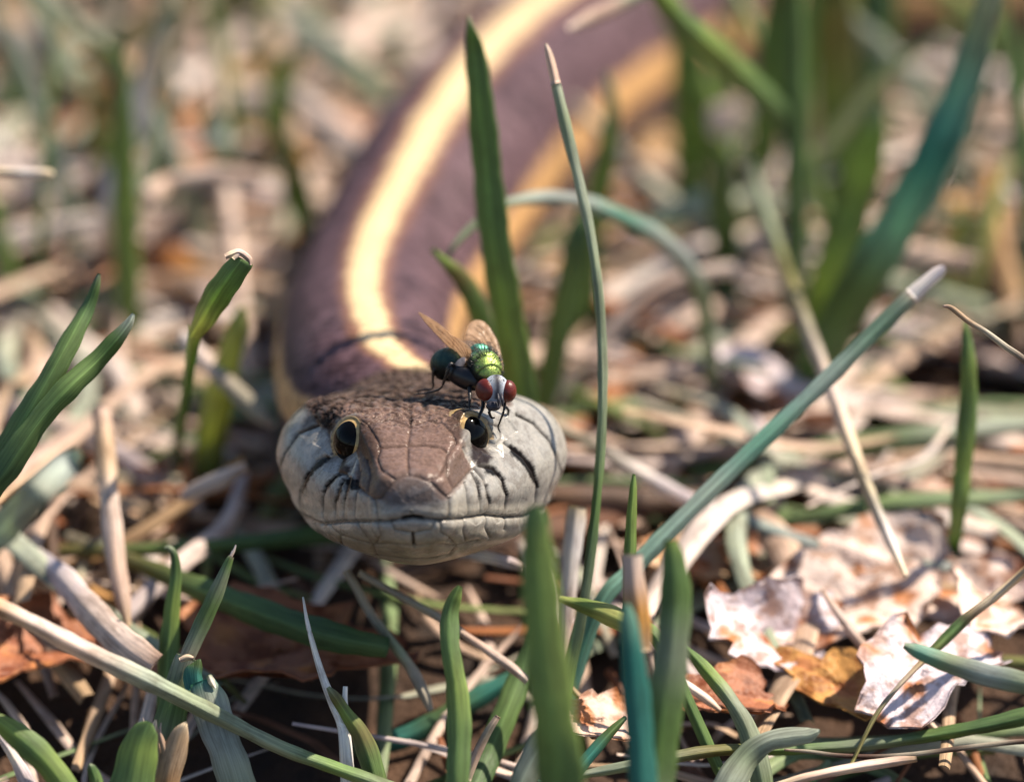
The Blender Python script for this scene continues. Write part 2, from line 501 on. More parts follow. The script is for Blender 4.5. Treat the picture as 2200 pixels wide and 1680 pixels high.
def build_snake():
    SEG = 576
    # rings of the head
    k = np.linspace(0.03, 0.985, 46)
    pw = 2.3
    bf = 2.2 * (1 - (1 - k ** pw) ** (1 / pw))
    bh = np.arange(2.2, 30.001, 0.095)
    keys_f = interp_keys(np.full(len(bf), 2.2))
    cen = np.array([0.0, 0.35])
    keys_f = cen + (keys_f - cen) * k[:, None, None]
    keys_h = interp_keys(bh)
    bb = np.concatenate([bf, bh])
    keys = np.concatenate([keys_f, keys_h])
    cent = H0[None] - bb[:, None] * HA[None] - HR[None] * (0.013 * np.clip(bb - 21, 0, 99) ** 2)[:, None]
    side = np.broadcast_to(HR, cent.shape).copy(); upv = np.broadcast_to(HU, cent.shape).copy()
    nh = len(bb)
    # body: back stripe traced in the photo, each point at its height above the soil
    tr = [(806, 705, 23.5, 8.1), (782, 610, 21.0, 8.3), (800, 512, 19.2, 8.8), (846, 415, 19.4, 9.4), (898, 315, 20.6, 10.0),
          (962, 205, 21.8, 10.6), (1045, 100, 22.4, 11.0), (1150, 5, 22.6, 11.2), (1290, -80, 22.6, 11.2), (1480, -150, 22.4, 11.0), (1720, -190, 22, 10.8), (2000, -190, 21, 10.3)]
    sp = [np.concatenate([cent[-1], [7.0]])]
    for x, y, h, R in tr:
        p = G(x, y, h); sp.append(np.array([p[0], p[1], h - R, R]))
    pe = sp[-1]
    for dx, dy, R in ((38, 8, 9.6), (76, 30, 8.6), (106, 68, 7.2), (116, 118, 5.6), (98, 166, 4.0), (62, 198, 2.4), (24, 208, 0.7)):
        sp.append(np.array([pe[0] + dx, pe[1] + dy, R + 1.0, R]))
    sp = catmull(np.array(sp), 60)[1:]
    # even spacing
    arc = np.concatenate([[0], np.cumsum(np.linalg.norm(np.diff(sp[:, :3], axis=0), axis=1))])
    s = np.concatenate([np.arange(0.1, 90, 0.3), np.arange(90, 260, 0.8), np.arange(260, arc[-1], 2.5)])
    sp = np.stack([np.interp(s, arc, sp[:, i]) for i in range(4)], -1)
    kern = np.hanning(41); kern /= kern.sum()
    d0 = nrm(cent[-1] - cent[-4])
    for i_ in range(4):
        lead = (cent[-1] + d0 * (np.arange(-20, 0) * 0.3)[:, None])[:, i_] if i_ < 3 else np.full(20, 7.0)
        ext_ = np.concatenate([lead, sp[:, i_], sp[-1, i_] + (sp[-1, i_] - sp[-2, i_]) * np.arange(1, 21)])
        sp[:, i_] = np.convolve(ext_, kern, 'valid')
    sp[:, :3] += (cent[-1] + d0 * 0.1 - sp[0, :3])[None] * np.exp(-np.arange(len(sp)) / 25.0)[:, None]
    bc, bR = sp[:, :3], sp[:, 3]
    T = nrm(np.gradient(bc, axis=0))
    T[:40] = nrm(T[:40] * smooth(np.linspace(0, 1, 40))[:, None] - HA * (1 - smooth(np.linspace(0, 1, 40))[:, None]))
    S = nrm(np.cross(T, [0, 0, 1.0])); U = np.cross(S, T)
    circ = np.stack([np.cos(ANG), np.sin(ANG)], -1)
    circ[[0, 6], 0] = 0
    kb = bR[:, None, None] * circ[None] * np.array([1.0, 1.0])
    blend = smooth(np.arange(len(bc)) / 40.0)[:, None, None]
    kb = keys[-1][None] * (1 - blend) + kb * blend
    keys = np.concatenate([keys, kb]); cent = np.vstack([cent, bc]); side = np.vstack([side, S]); upv = np.vstack([upv, U])
    n = len(cent)
    # closed sections through 12 keys
    full = np.concatenate([keys, (keys * np.array([-1.0, 1.0]))[:, 5:0:-1]], 1)      # (n,12,2)
    tau = np.arange(SEG) / SEG * 12.0
    i = np.floor(tau).astype(int); t = (tau - i)[None, :, None]
    p0, p1, p2, p3 = (full[:, (i + d) % 12] for d in (-1, 0, 1, 2))
    xy = 0.5 * (2 * p1 + (p2 - p0) * t + (2 * p0 - 5 * p1 + 4 * p2 - p3) * t**2 + (3 * p1 - p0 - 3 * p2 + p3) * t**3)
    V = cent[:, None] + side[:, None] * xy[..., :1] + upv[:, None] * xy[..., 1:]
    def normals(V):
        du = np.roll(V, -1, 1) - np.roll(V, 1, 1)
        dv = np.gradient(V, axis=0)
        return nrm(np.cross(du, dv))
    N = normals(V)
    if np.mean(np.sum(N[200] * (V[200] - cent[200]), -1)) < 0:
        N = -N
    # ---------------- head: scale plates
    nhv = nh
    Vh = V[:nhv].reshape(-1, 3); Nh = N[:nhv].reshape(-1, 3)
    q = project(Vh)
    facing = smooth(((Nh @ -VD) - 0.02) / 0.16)
    L = [Z1(s_) for s_ in [
        [(968, 560), (975, 760), (957, 870), (955, 960), (962, 1065)],
        [(770, 890), (860, 885), (950, 880), (1060, 875), (1170, 892), (1215, 930)],
        [(690, 738), (850, 712), (962, 755), (1080, 722), (1170, 735), (1240, 800), (1262, 860)],
        [(640, 710), (700, 740), (770, 850), (782, 900), (765, 960), (790, 1030), (880, 1090)],
        [(1262, 860), (1205, 930), (1188, 1000), (1160, 1060), (1100, 1090)],
        [(740, 1212), (790, 1205), (830, 1150), (880, 1090), (920, 1070), (970, 1064), (1030, 1075), (1100, 1105), (1160, 1165), (1205, 1205)],
        [(752, 1215), (765, 1290), (775, 1345)], [(1212, 1205), (1214, 1270), (1205, 1335)],
        [(640, 950), (655, 1060), (640, 1130), (700, 1180), (745, 1212)], [(700, 965), (725, 1060), (702, 1175)],
        [(1300, 890), (1345, 970), (1362, 1020), (1300, 1090), (1210, 1190)], [(1195, 970), (1205, 1070), (1245, 1150)],
        [(650, 1140), (632, 1180), (625, 1240), (632, 1345)],
        [(592, 1080), (562, 1180), (555, 1260), (562, 1345)],
        [(580, 1060), (520, 1150), (500, 1240), (512, 1350)],
        [(525, 1050), (445, 1130), (425, 1200), (425, 1300), (445, 1362)],
        [(495, 960), (430, 945), (380, 970), (312, 1080), (284, 1160), (278, 1230), (300, 1300), (345, 1350)],
        [(395, 752), (270, 800), (185, 920), (150, 1020), (155, 1130), (195, 1235)],
        [(290, 640), (160, 760), (103, 950), (122, 1100), (175, 1205)],
        [(495, 960), (515, 1040), (585, 1062), (640, 935)],
        [(460, 800), (470, 870), (500, 960)],
        [(1310, 1110), (1327, 1160), (1332, 1250), (1325, 1325)],
        [(1355, 1045), (1392, 1120), (1412, 1210), (1402, 1315)],
        [(1372, 1020), (1432, 1090), (1462, 1180), (1466, 1240), (1440, 1310)],
        [(1400, 1005), (1490, 1020), (1552, 1100), (1577, 1190), (1562, 1270), (1540, 1318)],
        [(1560, 860), (1680, 950), (1742, 1040), (1767, 1130), (1752, 1230), (1700, 1310)],
        [(1640, 685), (1750, 740), (1850, 850), (1900, 960), (1922, 1040), (1900, 1160)],
        [(1460, 740), (1530, 760), (1545, 830), (1500, 880)],
        [(850, 1350), (880, 1402), (990, 1425), (1100, 1402), (1130, 1345)],
        [(770, 1352), (790, 1440), (752, 1500)], [(1155, 1345), (1162, 1420), (1212, 1450), (1262, 1500)],
        [(1310, 1335), (1300, 1400), (1320, 1480)], [(1450, 1315), (1440, 1390), (1470, 1450)], [(1570, 1325), (1560, 1400)],
        [(645, 1360), (700, 1450), (742, 1500)], [(470, 1372), (530, 1430), (545, 1520)], [(370, 1365), (420, 1440)],
        [(545, 1440), (640, 1470), (750, 1495), (870, 1490), (990, 1505), (1120, 1492), (1255, 1500), (1400, 1470)],
        [(740, 1500), (760, 1560), (900, 1580), (985, 1590)], [(1262, 1500), (1220, 1560), (1080, 1585), (985, 1590)],
        [(640, 640), (760, 620), (900, 590), (968, 560), (1080, 600), (1230, 640), (1300, 680)],
        [(520, 660), (600, 560), (700, 500)], [(1300, 640), (1240, 540), (1130, 480)],
    ]]
    d = np.full(len(q), 1e9); wsm = np.ones(len(q))
    for k_, pl in enumerate(L):
        dd, tt = sdf_seg_t(q, pl)
        lab_ = 12 <= k_ <= 26 and k_ not in (19, 20)
        wt = (1.0 - 0.75 * tt) if lab_ else (0.55 if k_ < 12 or k_ >= 39 else 0.5)
        wt = np.broadcast_to(wt, dd.shape)
        cl = dd < d
        d = np.where(cl, dd, d); wsm = np.where(cl, wt, wsm)
    mouth = Z1([(180, 1230), (300, 1325), (420, 1368), (560, 1352), (700, 1350), (850, 1348), (920, 1332), (990, 1318), (1060, 1332), (1150, 1342), (1300, 1332), (1440, 1310), (1560, 1325), (1700, 1318), (1850, 1250)])
    dm = sdf_seg(q, mouth)
    slot = sdf_seg(q, Z1([(930, 1330), (990, 1320), (1045, 1328)]))
    slit = sdf_seg(q, Z1([(988, 1432), (995, 1505)]))
    disp = np.zeros(len(q))
    plate = 1 - np.exp(-(d / 8.0))
    disp += facing * (0.24 * plate * wsm - 0.16 * wsm * np.exp(-(d / 2.1) ** 2))
    disp -= facing * (0.24 * np.exp(-(dm / 3.4) ** 2) + 0.45 * np.exp(-(slot / 4.0) ** 2) + 0.35 * np.exp(-(slit / 3.0) ** 2))
    disp += facing * 0.10 * np.exp(-((dm - 14) / 10.0) ** 2)
    # lower edge of each labial plate swells
    x0 = (q[:, 0] - ZX) / ZS; y0 = (q[:, 1] - ZY) / ZS
    # ---------------- colour
    cream = np.array([0.30, 0.295, 0.275]); tan = np.array([0.215, 0.142, 0.115]); dark = np.array([0.005, 0.004, 0.005])
    chin = np.array([0.32, 0.285, 0.215]); grey = np.array([0.13, 0.125, 0.13]); brown = np.array([0.050, 0.032, 0.025]); olive = np.array([0.026, 0.019, 0.014])
    C = np.tile(cream, (len(q), 1))
    ro = np.full(len(q), 0.29); gr = np.zeros(len(q))
    def paint(mask, colr, amount=1.0):
        nonlocal C
        C = C * (1 - (mask * amount)[:, None]) + np.asarray(colr) * (mask * amount)[:, None]
    wx, wy = q[:, 0], q[:, 1]
    qp = np.stack([wx + 1.6 * np.sin(0.13 * wy + 0.05 * wx) + 1.0 * np.sin(0.37 * wx - 0.29 * wy + 1) + 0.6 * np.sin(0.9 * wy + 0.5 * wx),
                   wy + 1.6 * np.sin(0.11 * wx - 0.06 * wy + 2) + 1.0 * np.sin(0.33 * wy + 0.31 * wx) + 0.6 * np.sin(0.85 * wx - 0.4 * wy)], -1)
    def pol(p, soft=4.0, grow=0.0):
        return poly_mask(qp, Z1(p), soft, grow)
    paint(smooth((y0 - 1330) / 160), chin)
    paint(np.exp(-((y0 - 1290) / 60) ** 2), (0.34, 0.32, 0.26), 0.6)
    paint(smooth((420 - x0) / 300) * smooth((1300 - y0) / 300), (0.40, 0.37, 0.31), 0.7)
    top = pol([(255, 600), (330, 650), (400, 735), (470, 805), (520, 720), (640, 690), (520, 900), (640, 930), (630, 1120), (740, 1215), (850, 1235), (970, 1245), (1100, 1235), (1210, 1205),
               (1300, 1100), (1365, 1020), (1300, 880), (1290, 760), (1330, 660), (1480, 640), (1600, 640), (1560, 520), (1300, 380), (900, 330), (500, 400)], 5.0)
    paint(top, tan)
    paint(pol([(800, 1215), (880, 1085), (970, 1062), (1100, 1100), (1200, 1205), (1180, 1260), (970, 1285), (800, 1265)], 16.0), grey, 0.9)
    back = smooth((690 - y0 + 25 * np.sin(x0 * 0.03) + 18 * np.sin(x0 * 0.071 + 1)) / 120) * top
    paint(back, olive, 0.92); gr = np.maximum(gr, 0.8 * back); ro += 0.16 * back
    gr = np.maximum(gr, 0.28 * top); gr = np.maximum(gr, 0.6 * top * smooth((900 - y0) / 200)); ro -= 0.08 * top
    paint(pol([(640, 700), (760, 740), (785, 900), (760, 1000), (690, 1000), (640, 930), (620, 800)], 12.0), brown, 0.85)
    paint(pol([(1215, 640), (1320, 640), (1310, 860), (1265, 850), (1240, 780)], 12.0), brown, 0.85)
    paint(pol([(640, 1130), (655, 1060), (690, 980), (760, 1020), (850, 1110), (800, 1205), (740, 1210)], 9.0), (0.13, 0.095, 0.075), 0.9)
    paint(pol([(1200, 960), (1290, 920), (1350, 1000), (1300, 1090), (1240, 1150), (1205, 1100)], 9.0), (0.13, 0.09, 0.075), 0.9)
    paint(pol([(300, 620), (420, 600), (540, 640), (520, 730), (470, 810), (400, 735), (340, 660)], 7.0), (0.010, 0.008, 0.008), 1.0)
    paint(pol([(270, 640), (330, 650), (400, 730), (330, 770), (290, 790), (320, 700)], 7.0), (0.06, 0.045, 0.045), 0.8)
    for p in ([(300, 1120), (320, 1065), (390, 975), (450, 948), (478, 962), (450, 990), (395, 1020), (345, 1080), (292, 1165)],
              [(432, 1165), (455, 1110), (525, 1050), (560, 1058), (510, 1090), (462, 1140), (440, 1170)],
              [(560, 1185), (578, 1100), (592, 1070), (640, 1090), (650, 1135), (620, 1150), (590, 1150), (566, 1220)],
              [(500, 1230), (515, 1160), (560, 1090), (575, 1090), (540, 1160), (508, 1235)],
              [(1600, 880), (1690, 935), (1750, 1020), (1775, 1130), (1762, 1140), (1715, 1060), (1650, 975), (1590, 930)],
              [(1540, 1075), (1560, 1090), (1582, 1190), (1570, 1200), (1555, 1140)],
              [(1430, 1010), (1500, 1015), (1540, 1070), (1500, 1070), (1450, 1050)],
              [(1445, 1120), (1468, 1190), (1466, 1230), (1455, 1200)], [(1385, 1080), (1412, 1180), (1412, 1220), (1400, 1170)]):
        paint(pol(p, 2.6, 1.8), dark, 0.98)
    paint(pol([(500, 950), (560, 995), (610, 1000), (585, 1065), (520, 1050)], 4.0), (0.028, 0.012, 0.010), 0.95)
    paint(pol([(1345, 870), (1440, 865), (1500, 880), (1490, 950), (1450, 1000), (1380, 1005), (1350, 960)], 6.0), (0.018, 0.011, 0.013), 0.95)
    paint(pol([(585, 1058), (590, 1020), (640, 935), (655, 960), (625, 1010), (596, 1060)], 3.0), (0.48, 0.45, 0.38), 0.95)
    paint(pol([(1295, 890), (1315, 885), (1350, 950), (1372, 1015), (1350, 1010), (1320, 950)], 3.0), (0.50, 0.47, 0.42), 0.95)
    paint(pol([(462, 800), (500, 770), (505, 900), (490, 940), (465, 900)], 3.5), (0.40, 0.35, 0.28), 0.9)
    paint(pol([(960, 610), (990, 610), (985, 700), (985, 760), (962, 765)], 3.0), dark, 0.85)
    for k_ in (17, 18, 26):
        dd, tt = sdf_seg_t(qp, L[k_])
        paint(np.exp(-(dd / 3.4) ** 2) * facing * (1 - 0.8 * tt), (0.02, 0.016, 0.014), 0.85)
    seamc = np.exp(-(d / 1.7) ** 2) * facing * np.minimum(1, wsm * 1.2)
    paint(seamc, (0.015, 0.010, 0.009), 0.75)
    paint(np.exp(-(dm / 3.2) ** 2) * facing, (0.05, 0.03, 0.02), 0.6)
    paint(np.exp(-(slot / 4.2) ** 2) * facing, (0.012, 0.006, 0.004), 1.0)
    paint(np.exp(-(slit / 3.0) ** 2) * facing, (0.06, 0.028, 0.012), 0.9)
    # loose flaking skin on the crown: small uneven steps
    r3 = np.random.default_rng(5); fl = np.zeros(len(q))
    w3 = (Vh - H0)
    for wl, am in ((2.6, 0.5), (1.5, 0.8), (0.9, 0.9), (0.55, 0.7), (0.38, 0.5)):
        for _ in range(4):
            kd = nrm(r3.normal(0, 1, 3)) * 2 * np.pi / wl
            fl += am * np.sin(w3 @ kd + r3.uniform(0, 6.28) + 1.5 * np.sin(w3 @ (kd[[1, 2, 0]] * 0.7)))
    fl = np.tanh(fl * 0.9)
    crown = top * smooth((820 - y0) / 170)
    disp += facing * 0.10 * crown * fl + 0.018 * facing * (top * (1 - crown)) * fl
    flake = smooth((fl - 0.2) / 0.5) * crown
    paint(flake, (0.17, 0.11, 0.085), 0.55)
    paint(smooth((-fl - 0.3) / 0.4) * top * (1 - crown) * 0.6, (0.10, 0.065, 0.05), 0.6)
    gr = gr * (1 - 0.6 * flake); ro = ro - 0.12 * flake
    # behind the traced front the plates give way to body colours
    bvert = np.repeat(bb, SEG)
    # ---------------- eyes: the skin closes round each ball as a lid
    eyes = []
    for ex, ey, sgn in ((744.5, 947.0, -1), (1021.5, 937.0, 1)):
        E = P(ex - sgn * 29, ey, 1.1)
        ax = nrm(np.array([sgn * 0.63, 0.0, 0.0]) + (-VD) * 0.78 + VU * 0.02)
        eyes.append((E, ax, sgn))
    Vd = Vh + Nh * disp[:, None]
    RE = 2.28; EYE_W = 0.70
    for E, ax, sgn in eyes:
        w = Vd - E; dist = np.linalg.norm(w, axis=1); dirn = w / np.maximum(dist, 1e-6)[:, None]
        eA = nrm(np.cross(ax, [0, 0, 1.0])); eB = np.cross(eA, ax)
        fa_ = dirn @ ax
        ang0 = np.degrees(np.arccos(np.clip(fa_, -1, 1)))
        ha_, va_ = dirn @ eA, dirn @ eB
        ang = ang0 * np.sqrt((ha_ / EYE_W) ** 2 + va_ ** 2) / np.maximum(np.hypot(ha_, va_), 1e-6)
        ang = np.where(ang0 > 88, np.maximum(ang, ang0), ang)
        rim = RE + 0.17 - 0.25 * smooth((ang - 58) / 40)
        want = np.where(ang < 49, 1.6, np.where(ang < 56, 1.6 + (rim - 1.6) * smooth((ang - 49) / 7), rim))
        fall = smooth((3.7 - dist) / 0.9)
        nd = np.where(ang < 56, want, np.maximum(dist, want * smooth((135 - ang0) / 30)))
        nd = dist + (nd - dist) * fall
        Vd = E + dirn * nd[:, None]
        near = (dist < RE + 0.42) * 1.0
        paint(near * smooth((70 - ang) / 8), (0.06, 0.042, 0.03), 0.8)
        paint(near * smooth((59 - ang) / 3), (0.46, 0.33, 0.16), 0.95)
        paint(near * smooth((51.5 - ang) / 2), (0.03, 0.02, 0.015), 0.9)
    V[:nhv] = Vd.reshape(nhv, SEG, 3)
    # ---------------- body and nape: overlapping keeled scales in slanting rows
    col = np.zeros((n, SEG, 3)); rib = np.zeros((n, SEG, 3))
    col[:nhv] = C.reshape(nhv, SEG, 3); rib[:nhv, :, 0] = ro.reshape(nhv, SEG); rib[:nhv, :, 1] = gr.reshape(nhv, SEG)
    sarc = np.concatenate([bb, 30 + s])
    NC = 36
    a_ = np.broadcast_to(tau[None] / 12 * NC, (n, SEG)); b_ = np.broadcast_to((sarc / 1.55)[:, None], (n, SEG))
    pq = a_ + b_; mq = a_ - b_
    ip, im = np.floor(pq), np.floor(mq); fp, fm = pq - ip, mq - im
    edge = np.minimum(np.minimum(fp, 1 - fp), np.minimum(fm, 1 - fm))
    hgt = 0.10 * smooth(edge / 0.22) + 0.05 * np.exp(-((fp - fm) / 0.10) ** 2) + 0.06 * (fm - fp)
    wb = smooth((sarc - 21) / 6.0)[:, None]
    topness = np.clip(np.minimum(tau, 12 - tau), 0, 6)[None]
    wb2 = np.where(np.arange(n)[:, None] < nhv, wb * smooth((2.2 - topness) / 0.8), 1.0)
    N = normals(V)
    if np.mean(np.sum(N[200] * (V[200] - cent[200]), -1)) < 0: N = -N
    V = V + N * (hgt * wb2)[..., None]
    ctr = (ip + im + 1) / 2 / NC * 12          # scale centre round the body
    ctr = np.minimum(ctr % 12, 12 - (ctr % 12))
    h1 = np.sin(ip * 12.9898 + im * 78.233) * 43758.5453; h1 = h1 - np.floor(h1)
    bc_ = np.array([0.100, 0.060, 0.072]) * (0.55 + 0.9 * h1[..., None])
    ctj = 0.5 * ctr + 0.5 * topness + 0.10 * (h1 - 0.5)
    stripe = smooth((0.36 - ctj) / 0.14)
    halo = smooth((0.58 - ctj) / 0.24)
    lat = smooth((0.52 - np.abs(ctj - 2.62)) / 0.2)
    belly = smooth((ctj - 3.5) / 0.5)
    BC = bc_
    BC = BC * (1 - 0.5 * halo[..., None]) + np.array([0.42, 0.20, 0.09]) * 0.5 * halo[..., None]
    BC = BC * (1 - stripe[..., None]) + np.array([0.86, 0.66, 0.36]) * stripe[..., None]
    BC = BC * (1 - lat[..., None]) + np.array([0.62, 0.37, 0.16]) * (0.75 + 0.4 * h1[..., None]) * lat[..., None]
    BC = BC * (1 - belly[..., None]) + np.array([0.48, 0.43, 0.34]) * belly[..., None]
    BC *= (0.62 + 0.38 * smooth(edge / 0.14))[..., None]
    wc = np.where(np.arange(n)[:, None] < nhv, smooth((sarc - 27.5) / 4.0)[:, None], 1.0)[..., None]
    col = col * (1 - wc) + BC * wc
    rib[..., 0] = rib[..., 0] * (1 - wc[..., 0]) + 0.5 * wc[..., 0]
    rib[..., 1] = rib[..., 1] * (1 - wc[..., 0])
    verts = V.reshape(-1, 3)
    tip = head_pt(-0.0, 0, 0.35); end = cent[-1]
    verts = np.vstack([verts, tip, end])
    f = grid_faces(n, SEG)[:, ::-1]
    j = np.arange(SEG); j2 = (j + 1) % SEG
    t0 = np.stack([np.full(SEG, n * SEG), j, j2], -1)[:, ::-1]
    t1 = np.stack([np.full(SEG, n * SEG + 1), (n - 1) * SEG + j2, (n - 1) * SEG + j], -1)[:, ::-1]
    colv = np.vstack([col.reshape(-1, 3), col[0, 0], col[-1, 0]]); ribv = np.vstack([rib.reshape(-1, 3), rib[0, 0], rib[-1, 0]])
    base = np.array([H0[0], H0[1], 0.0])
    root = link('snake', None, None, None, base)
    tag(root, 'garter snake with pale back stripe raising its grey head, fly on top', 'snake')
    link('body', new_mesh('body', verts - base, [f, np.vstack([t0, t1])], colv, ribv), M_SKIN, root)
    # eyes
    for E, ax, sgn in eyes:
        A = nrm(np.cross(ax, [0, 0, 1.0])); B = np.cross(A, ax)
        def cap(R, a0, a1, na, ns):
            ph = np.linspace(0, 2 * np.pi, ns, endpoint=False)
            k_ = 1 / np.sqrt((np.cos(ph) / EYE_W) ** 2 + np.sin(ph) ** 2) if a1 < 90 else np.ones(ns)
            th = np.radians(np.linspace(a0, a1, na))[:, None] * k_[None]
            v = R * (np.cos(th)[..., None] * ax + np.sin(th)[..., None] * (np.cos(ph)[None, :, None] * A + np.sin(ph)[None, :, None] * B))
            return v.reshape(-1, 3), grid_faces(na, ns)
        v, f_ = cap(RE, 1.0, 179.0, 60, 64)
        eye = link('eye', new_mesh('eye', v, f_), M_IRIS, root, E - base)
        v1, f1 = cap(RE + 0.03, 0.5, 45.0, 40, 64); v2, _ = cap(RE - 0.05, 0.5, 45.5, 40, 64)
        nn = len(v1)
        rimf = np.stack([np.arange(64) + nn - 64, (np.arange(64) + 1) % 64 + nn - 64, (np.arange(64) + 1) % 64 + 2 * nn - 64, np.arange(64) + 2 * nn - 64], -1)
        pc = np.arange(63, -1, -1)[None]
        me = new_mesh('pupil', np.vstack([v1, v2]), [f1, f1[:, ::-1] + nn, rimf])
        link('pupil', me, M_PUPIL, eye)
    return q
build_snake()

# ------------------------------------------------------------------ fly
def cdir(r, u, t):      # right, up, towards the camera
    return nrm(VR * r + VU * u - VD * t)

def ellipsoid(c, axes, rad, nu=40, nv=28, fn=None):
    """axes: three unit vectors (forward, right, up); fn shapes the unit sphere point (f, r, u) -> scale and colour."""
    th = np.linspace(0.02, np.pi - 0.02, nv); ph = np.linspace(0, 2 * np.pi, nu, endpoint=False)
    T_, PH = np.meshgrid(th, ph, indexing='ij')
    f, r, u = np.cos(T_), np.sin(T_) * np.sin(PH), np.sin(T_) * np.cos(PH)
    scl = np.ones_like(f); col = np.zeros(f.shape + (3,))
    if fn is not None:
        scl, col = fn(f, r, u)
    v = c + (axes[0] * (rad[0] * f * scl)[..., None] + axes[1] * (rad[1] * r * scl)[..., None] + axes[2] * (rad[2] * u * scl)[..., None])
    n = nv * nu
    V = np.vstack([v.reshape(-1, 3), v[0].mean(0), v[-1].mean(0)])
    C_ = np.vstack([col.reshape(-1, 3), col[0, 0], col[-1, 0]])
    j = np.arange(nu); j2 = (j + 1) % nu
    tri = np.vstack([np.stack([np.full(nu, n), j2, j], -1), np.stack([np.full(nu, n + 1), (nv - 1) * nu + j, (nv - 1) * nu + j2], -1)])
    return V, [grid_faces(nv, nu), tri], C_, np.zeros((len(V), 3))

def Z2(x, y):           # tracing coordinates of the fly close-up -> photo pixels
    return (1500 + x / 3.2308) * 0.57292, (1120 + y / 3.2308) * 0.57292

def build_fly():
    fa = cdir(0.30, -0.60, 0.74); fu0 = cdir(0.20, 0.80, 0.56)
    fr = nrm(np.cross(fa, fu0)); fu = np.cross(fr, fa)
    z0 = 1.0
    base = P(*Z2(760, 1180), z0 + 1.0)
    root = link('fly', None, None, None, base)
    tag(root, 'metallic green fly with red eyes standing on the snake\'s head', 'fly')
    def add(name, arr, mat, par=root):
        v, f, c, r = arr
        return link(name, new_mesh(name, v - (base if par is not None else 0), f, c, r), mat, par)
    def sub(name, arr, mat, par):
        v, f, c, r = arr
        return link(name, new_mesh(name, v - base, f, c, r), mat, par)
    # thorax with its cross furrows, lengthwise rows of bristle pits and the scutellum behind
    def thor(f, r, u):
        g = np.exp(-((f - 0.05) / 0.04) ** 2) * 0.13 + np.exp(-((f + 0.66) / 0.05) ** 2) * 0.17 + np.exp(-((f - 0.62) / 0.04) ** 2) * 0.09
        s = 1 - g * smooth((u + 0.1) / 0.4)
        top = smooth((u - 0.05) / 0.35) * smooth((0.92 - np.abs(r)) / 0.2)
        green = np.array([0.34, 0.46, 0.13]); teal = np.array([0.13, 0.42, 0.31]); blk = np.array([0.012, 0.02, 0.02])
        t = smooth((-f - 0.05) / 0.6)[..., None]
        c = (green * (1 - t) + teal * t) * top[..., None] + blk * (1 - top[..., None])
        c = c * (1 - 0.75 * np.clip(g * 9, 0, 1)[..., None])
        return s, c
    tc_ = P(*Z2(1030, 830), z0 + 1.6)
    add('thorax', ellipsoid(tc_, (fa, fr, fu), (1.95, 1.42, 1.35), 72, 60, thor), M_FLYMETAL)
    def scut(f, r, u):
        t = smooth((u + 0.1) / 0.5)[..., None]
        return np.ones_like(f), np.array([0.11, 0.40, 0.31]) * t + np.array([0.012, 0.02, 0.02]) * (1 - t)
    add('scutellum', ellipsoid(tc_ - fa * 1.75 + fu * 0.5, (fa, fr, fu), (0.62, 0.85, 0.5), 40, 30, scut), M_FLYMETAL)
    # abdomen: bent down behind the wing roots, banded, hairy
    aa = cdir(0.80, 0.02, 0.60); au = cdir(0.1, 0.93, 0.34); ar = nrm(np.cross(aa, au)); au = np.cross(ar, aa)
    def abd(f, r, u):
        s = 1 - 0.04 * np.exp(-((np.mod(f * 2.2 + 0.3, 1) - 0.5) / 0.08) ** 2)
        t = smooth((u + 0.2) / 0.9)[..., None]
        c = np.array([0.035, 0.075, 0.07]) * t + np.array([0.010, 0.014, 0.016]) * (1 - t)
        return s, c
    ac = P(*Z2(590, 800), z0 + 3.6)
    add('abdomen', ellipsoid(ac, (aa, ar, au), (1.75, 1.25, 1.45), 56, 44, abd), M_FLYMETAL)
    # dark underside between abdomen and head
    uc = P(*Z2(780, 950), z0 + 1.7)
    add('belly', ellipsoid(uc, (cdir(0.75, -0.45, 0.5), fr, nrm(np.cross(fr, cdir(0.75, -0.45, 0.5)))), (1.75, 1.0, 1.0), 40, 30), M_FLYBLACK)
    # head
    hc = P(*Z2(1160, 1115), z0 - 0.9)
    hf = cdir(0.22, -0.20, 0.95); hu_ = cdir(0.05, 0.97, 0.2); hr = nrm(np.cross(hf, hu_)); hu = np.cross(hr, hf)
    sgnr = 1.0 if hr @ VR > 0 else -1.0
    hr = hr * sgnr
    def face(f, r, u):
        stripe = np.exp(-((r + 0.02) / 0.30) ** 2) * smooth((u + 0.55) / 0.2)
        low = smooth((-u - 0.45) / 0.3)
        c = np.array([0.48, 0.54, 0.62]) * np.ones(f.shape + (1,))
        c = c * (1 - stripe[..., None]) + np.array([0.025, 0.025, 0.04]) * stripe[..., None]
        c = c * (1 - 0.75 * low[..., None]) + np.array([0.10, 0.09, 0.09]) * 0.75 * low[..., None]
        return np.ones_like(f), c
    head = add('head', ellipsoid(hc, (hf, hr, hu), (0.85, 1.15, 1.35), 64, 48, face), M_FACE)
    for px, py, k in ((1035, 1108, -1), (1306, 1124, 1)):
        e = P(*Z2(px, py), z0 - 1.05 + (0.25 if k > 0 else 0.0))
        eo = nrm(hr * k * 0.85 + hf * 0.5)
        er = nrm(np.cross(eo, hu)); eu = np.cross(er, eo)
        sub('eye', ellipsoid(e, (eo, er, eu), (0.72, 0.95 if k < 0 else 0.82, 0.95), 48, 36), M_FLYRED, head)
    for dx in (-20, 25):
        sub('antenna', tube_arrays([P(*Z2(1205 + dx, 1150), z0 - 1.9), P(*Z2(1212 + dx, 1220), z0 - 2.2), P(*Z2(1218 + dx * 1.3, 1300), z0 - 2.1)], [0.07, 0.13, 0.06]), M_FLYDARK, head)
    sub('mouthpart', ellipsoid(P(*Z2(1130, 1300), z0 - 1.5), (hf, hr, hu), (0.55, 0.62, 0.42), 30, 22), M_FLYDARK, head)
